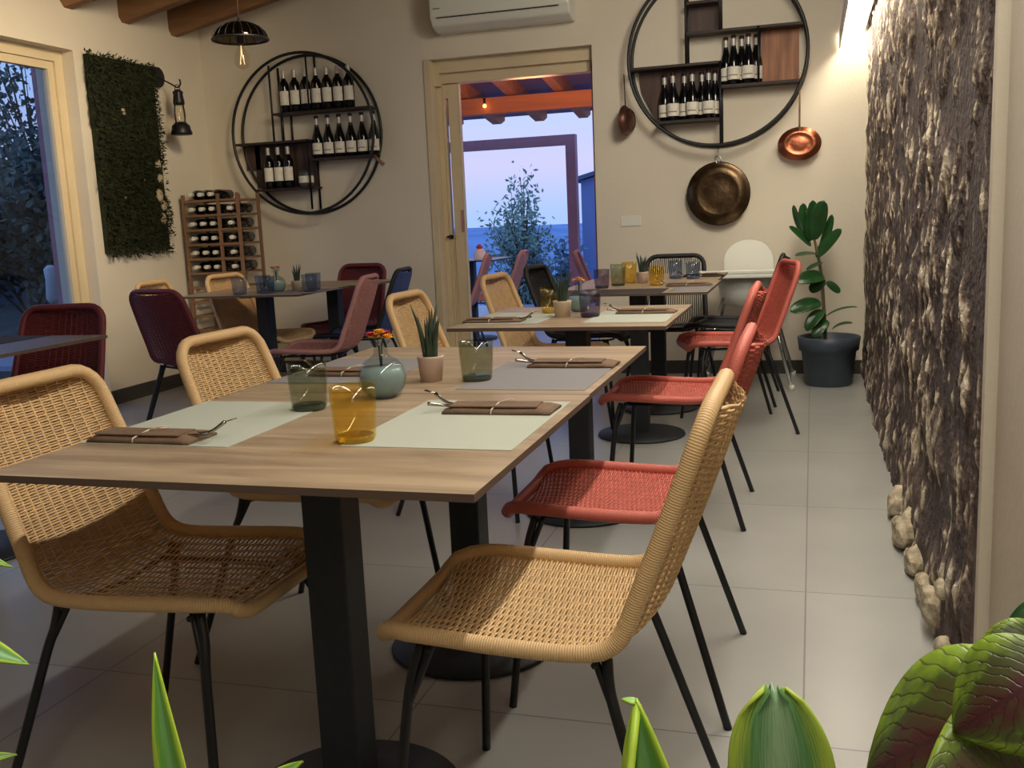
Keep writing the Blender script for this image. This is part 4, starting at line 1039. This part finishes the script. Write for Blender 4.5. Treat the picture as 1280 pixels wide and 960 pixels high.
rl(1022, 318, 994, 320, 0.030, (0, -0.5, 1), -0.12, droop=0.1); rl(1028, 328, 1008, 338, 0.025, (0, -0.4, 1), -0.06)
rl(1030, 346, 994, 352, 0.055, (0, -1, 0.5), -0.12, droop=0.2); rl(1032, 350, 1012, 364, 0.045, (0, -1, 0.4), 0.02); rl(1033, 352, 1050, 366, 0.03, (0.3, -1, 0.3), 0)
rl(1026, 378, 988, 390, 0.060, (0, -1, 0.8), -0.10, droop=0.15); rl(1030, 388, 1008, 414, 0.05, (-0.3, -1, 0.5), -0.1, droop=0.3); rl(1032, 396, 1072, 384, 0.018, (0, -0.3, 1), -0.02, droop=0.2)
rl(1034, 400, 1016, 422, 0.045, (0, -1, 0.4), -0.08, droop=0.3); rl(1040, 412, 1066, 404, 0.02, (0, -0.5, 1), -0.05, droop=0.25)

# ------------------------------------------------------------------ terrace furniture outside
chair('pink', 'pink woven chair on the terrace, nearest to the door', -2.78, 7.50, 194, 'terrace chairs')
chair('pink', 'pink woven chair on the terrace behind the nearest pink one', -2.62, 8.02, 186, 'terrace chairs')
chair('pink', 'pink woven chair on the terrace beside the mauve post', -1.47, 7.70, 8, 'terrace chairs')
tt = table('dark terrace table with a pale top seen through the door', -3.40, -2.75, 8.55, 9.20, name='terrace_table', topm=mat('pale_terrace_top', (170, 176, 190), 0.4), edgem=M['black'])
tt2 = table('pale terrace table behind the mauve post by the door jamb', -1.75, -1.1, 8.6, 9.3, name='terrace_table', topm=mat('pale_terrace_top', (170, 176, 190), 0.4), edgem=M['black'])
tl = thing('table_lantern', 'small white lantern standing on the terrace table', 'lantern', (-2.93, 8.72, 0.7505))
bm = new(); lathe(bm, [(0.05, 0), (0.055, 0.01), (0.05, 0.09), (0.03, 0.10)], 16); link('body', bm, mat('white_lantern', (230, 225, 215), 0.5), tl, True)
bm = new(); lathe(bm, [(0.02, 0.10), (0.035, 0.115), (0.01, 0.14)], 12); link('cap', bm, mat('red_cap', (190, 60, 60), 0.5), tl, True)

# ------------------------------------------------------------------ foreground plants in a trough below the camera
def variegated(name, c1, c2, c3, veins=9.0, edge=0.75):
    mt = bpy.data.materials.new(name); mt.use_nodes = True; n = mt.node_tree; b = n.nodes['Principled BSDF']
    t = n.nodes.new('ShaderNodeTexCoord'); sx = n.nodes.new('ShaderNodeSeparateXYZ'); n.links.new(t.outputs['UV'], sx.inputs[0])
    m1 = n.nodes.new('ShaderNodeMath'); m1.operation = 'SUBTRACT'; m1.inputs[1].default_value = 0.5; n.links.new(sx.outputs['Y'], m1.inputs[0])
    m2 = n.nodes.new('ShaderNodeMath'); m2.operation = 'ABSOLUTE'; n.links.new(m1.outputs[0], m2.inputs[0])
    nz = n.nodes.new('ShaderNodeTexNoise'); nz.inputs['Scale'].default_value = 5; nz.inputs['Detail'].default_value = 3
    mp = n.nodes.new('ShaderNodeMapping'); mp.inputs['Scale'].default_value = (0.6, veins, 1); n.links.new(t.outputs['UV'], mp.inputs[0]); n.links.new(mp.outputs[0], nz.inputs['Vector'])
    m3 = n.nodes.new('ShaderNodeMath'); m3.operation = 'MULTIPLY_ADD'; m3.inputs[1].default_value = 1.5; n.links.new(m2.outputs[0], m3.inputs[0])
    m4 = n.nodes.new('ShaderNodeMath'); m4.operation = 'MULTIPLY_ADD'; m4.inputs[1].default_value = 0.9; m4.inputs[2].default_value = -0.35; n.links.new(nz.outputs[0], m4.inputs[0]); n.links.new(m4.outputs[0], m3.inputs[2])
    r = n.nodes.new('ShaderNodeValToRGB'); r.color_ramp.elements[0].position = 0.15; r.color_ramp.elements[0].color = lin(c1); r.color_ramp.elements[1].position = edge; r.color_ramp.elements[1].color = lin(c3)
    e = r.color_ramp.elements.new(0.5); e.color = lin(c2)
    n.links.new(m3.outputs[0], r.inputs[0]); n.links.new(r.outputs[0], b.inputs['Base Color']); b.inputs['Roughness'].default_value = 0.4
    b.inputs['Subsurface Weight'].default_value = 0.0
    return mt
M['blade'] = variegated('green_blade', (130, 186, 110), (96, 168, 60), (182, 214, 70))
M['blade2'] = variegated('striped_blade', (168, 208, 160), (84, 150, 84), (186, 214, 80), veins=20)
def veined():
    mt = bpy.data.materials.new('coleus_leaf'); mt.use_nodes = True; n = mt.node_tree; b = n.nodes['Principled BSDF']
    t = n.nodes.new('ShaderNodeTexCoord'); sx = n.nodes.new('ShaderNodeSeparateXYZ'); n.links.new(t.outputs['UV'], sx.inputs[0])
    def mth(op, a, b_=None, c=None):
        q = n.nodes.new('ShaderNodeMath'); q.operation = op
        for i, v in enumerate((a, b_, c)):
            if v is None: continue
            if isinstance(v, (int, float)): q.inputs[i].default_value = v
            else: n.links.new(v, q.inputs[i])
        return q.outputs[0]
    v = mth('ABSOLUTE', mth('SUBTRACT', sx.outputs['Y'], 0.5))
    nz = n.nodes.new('ShaderNodeTexNoise'); nz.inputs['Scale'].default_value = 7; nz.inputs['Detail'].default_value = 4; n.links.new(t.outputs['UV'], nz.inputs['Vector'])
    ph = mth('ADD', mth('MULTIPLY', mth('SUBTRACT', sx.outputs['X'], mth('MULTIPLY', v, 0.8)), 62.0), mth('MULTIPLY', nz.outputs[0], 9.0))
    side = mth('POWER', mth('ABSOLUTE', mth('COSINE', mth('MULTIPLY', ph, 0.5))), 40.0)
    mid = mth('LESS_THAN', v, 0.018)
    vein = mth('MAXIMUM', side, mid)
    r = n.nodes.new('ShaderNodeValToRGB'); r.color_ramp.elements[0].position = 0.10; r.color_ramp.elements[0].color = lin((78, 38, 40)); r.color_ramp.elements[1].position = 0.58; r.color_ramp.elements[1].color = lin((142, 172, 52))
    e = r.color_ramp.elements.new(0.34); e.color = lin((70, 84, 36))
    n.links.new(mth('ADD', v, mth('MULTIPLY_ADD', nz.outputs[0], 0.5, -0.2)), r.inputs[0])
    mx = n.nodes.new('ShaderNodeMixRGB'); mx.inputs[2].default_value = lin((60, 34, 34)); n.links.new(mth('MULTIPLY', vein, 0.6), mx.inputs[0]); n.links.new(r.outputs[0], mx.inputs[1]); n.links.new(mx.outputs[0], b.inputs['Base Color'])
    bp = n.nodes.new('ShaderNodeBump'); bp.inputs['Strength'].default_value = 0.35; bp.inputs['Distance'].default_value = 0.002; bp.invert = True
    n.links.new(vein, bp.inputs['Height']); n.links.new(bp.outputs[0], b.inputs['Normal']); b.inputs['Roughness'].default_value = 0.35
    return mt
M['coleus'] = veined()
tg = thing('plant_trough', 'long dark planting trough below the bottom edge holding the foreground plants', 'planter', (-0.30, 0.42, 0))
bm = new(); box(bm, (-0.62, -0.11, 0), (0.62, -0.09, 0.46)); box(bm, (-0.62, 0.09, 0), (0.62, 0.11, 0.46)); box(bm, (-0.62, -0.09, 0), (-0.60, 0.09, 0.46)); box(bm, (0.60, -0.09, 0), (0.62, 0.09, 0.46)); box(bm, (-0.6, -0.09, 0), (0.6, 0.09, 0.03)); link('trough_body', bm, M['charcoal'], tg)
bm = new(); box(bm, (-0.598, -0.088, 0.38), (0.598, 0.088, 0.42)); link('soil', bm, M['soil'], tg)
def plant(name, label, root, leaves, cat='plant'):
    r = Vector(root); t = thing(name, label, cat, r)
    for (bx, by, tx, ty, W, Y, dY, mk, nrm, kw) in leaves:
        b = at_px(bx, by, Y)-r; tp = at_px(tx, ty, Y+dY)-r
        bigleaf(t, b, tp, W, nrm=nrm, m_=M[mk], **kw)
        bm = new(); tube(bm, smoothpath([(0, 0, 0), (b.x*0.4, b.y*0.4, b.z*0.6), b], 6), 0.003, 6, cap=True); link('stalk', bm, M['stem'] if mk == 'coleus' else M['blade'], t)
    return t
plant('grass_lily', 'single pointed green blade rising at the bottom left', (-0.40, 0.45, 0.42), [(225, 1000, 194, 815, 0.012, 0.56, 0.0, 'blade', (0.2, -1, 0.1), dict(tipp=0.42, fold=0.3))])
plant('dracaena', 'broad green striped leaves rising at the bottom centre', (-0.12, 0.45, 0.42), [
    (835, 1050, 796, 872, 0.021, 0.60, 0.0, 'blade', (-0.3, -1, 0.1), dict(tipp=0.6, fold=0.3)),
    (900, 1040, 938, 884, 0.013, 0.60, 0.0, 'blade', (0.5, -1, 0.1), dict(tipp=0.45, fold=0.4)),
    (990, 1080, 968, 858, 0.033, 0.60, -0.01, 'blade2', (0.0, -1, 0.1), dict(blunt=True, fold=0.15)),
    (797, 880, 777, 876, 0.003, 0.60, 0.0, 'blade', (0, -0.2, 1), dict(tipp=0.6, fold=0.1))])
plant('spider_plant', 'pale yellow-green leaf tips at the bottom left edge', (-0.58, 0.42, 0.42), [
    (-60, 800, 38, 832, 0.012, 0.60, 0.0, 'blade2', (0, -0.6, 1), dict(tipp=0.5)),
    (-50, 690, 16, 710, 0.006, 0.62, 0.0, 'blade2', (0, -0.6, 1), dict(tipp=0.5)),
    (-50, 960, 22, 944, 0.008, 0.6, 0.0, 'blade2', (0, -0.6, 1), dict(tipp=0.5)),
    (330, 990, 380, 952, 0.008, 0.56, 0.0, 'blade', (0, -0.6, 1), dict(tipp=0.5))])
plant('coleus', 'coleus with large dark-veined yellow-green and maroon leaves at the bottom right', (0.17, 0.44, 0.42), [
    (1330, 880, 1085, 975, 0.055, 0.58, 0.03, 'coleus', (-0.35, -0.7, 0.8), dict(tipp=0.8, fold=-0.15, droop=0.25)),
    (1340, 830, 1195, 915, 0.032, 0.54, 0.0, 'coleus', (-0.2, -0.9, 0.6), dict(tipp=0.8, fold=-0.15, droop=0.2)),
    (1310, 800, 1215, 820, 0.014, 0.58, 0.0, 'coleus', (0, -0.8, 0.8), dict(tipp=0.7, droop=0.2)),
    (1330, 785, 1252, 800, 0.018, 0.62, 0.0, 'rubber', (0, -0.8, 0.7), dict(tipp=0.7, droop=0.2)),
    (1310, 1000, 1150, 990, 0.05, 0.54, -0.02, 'coleus', (0, -0.8, 0.9), dict(tipp=0.8, droop=0.1))])
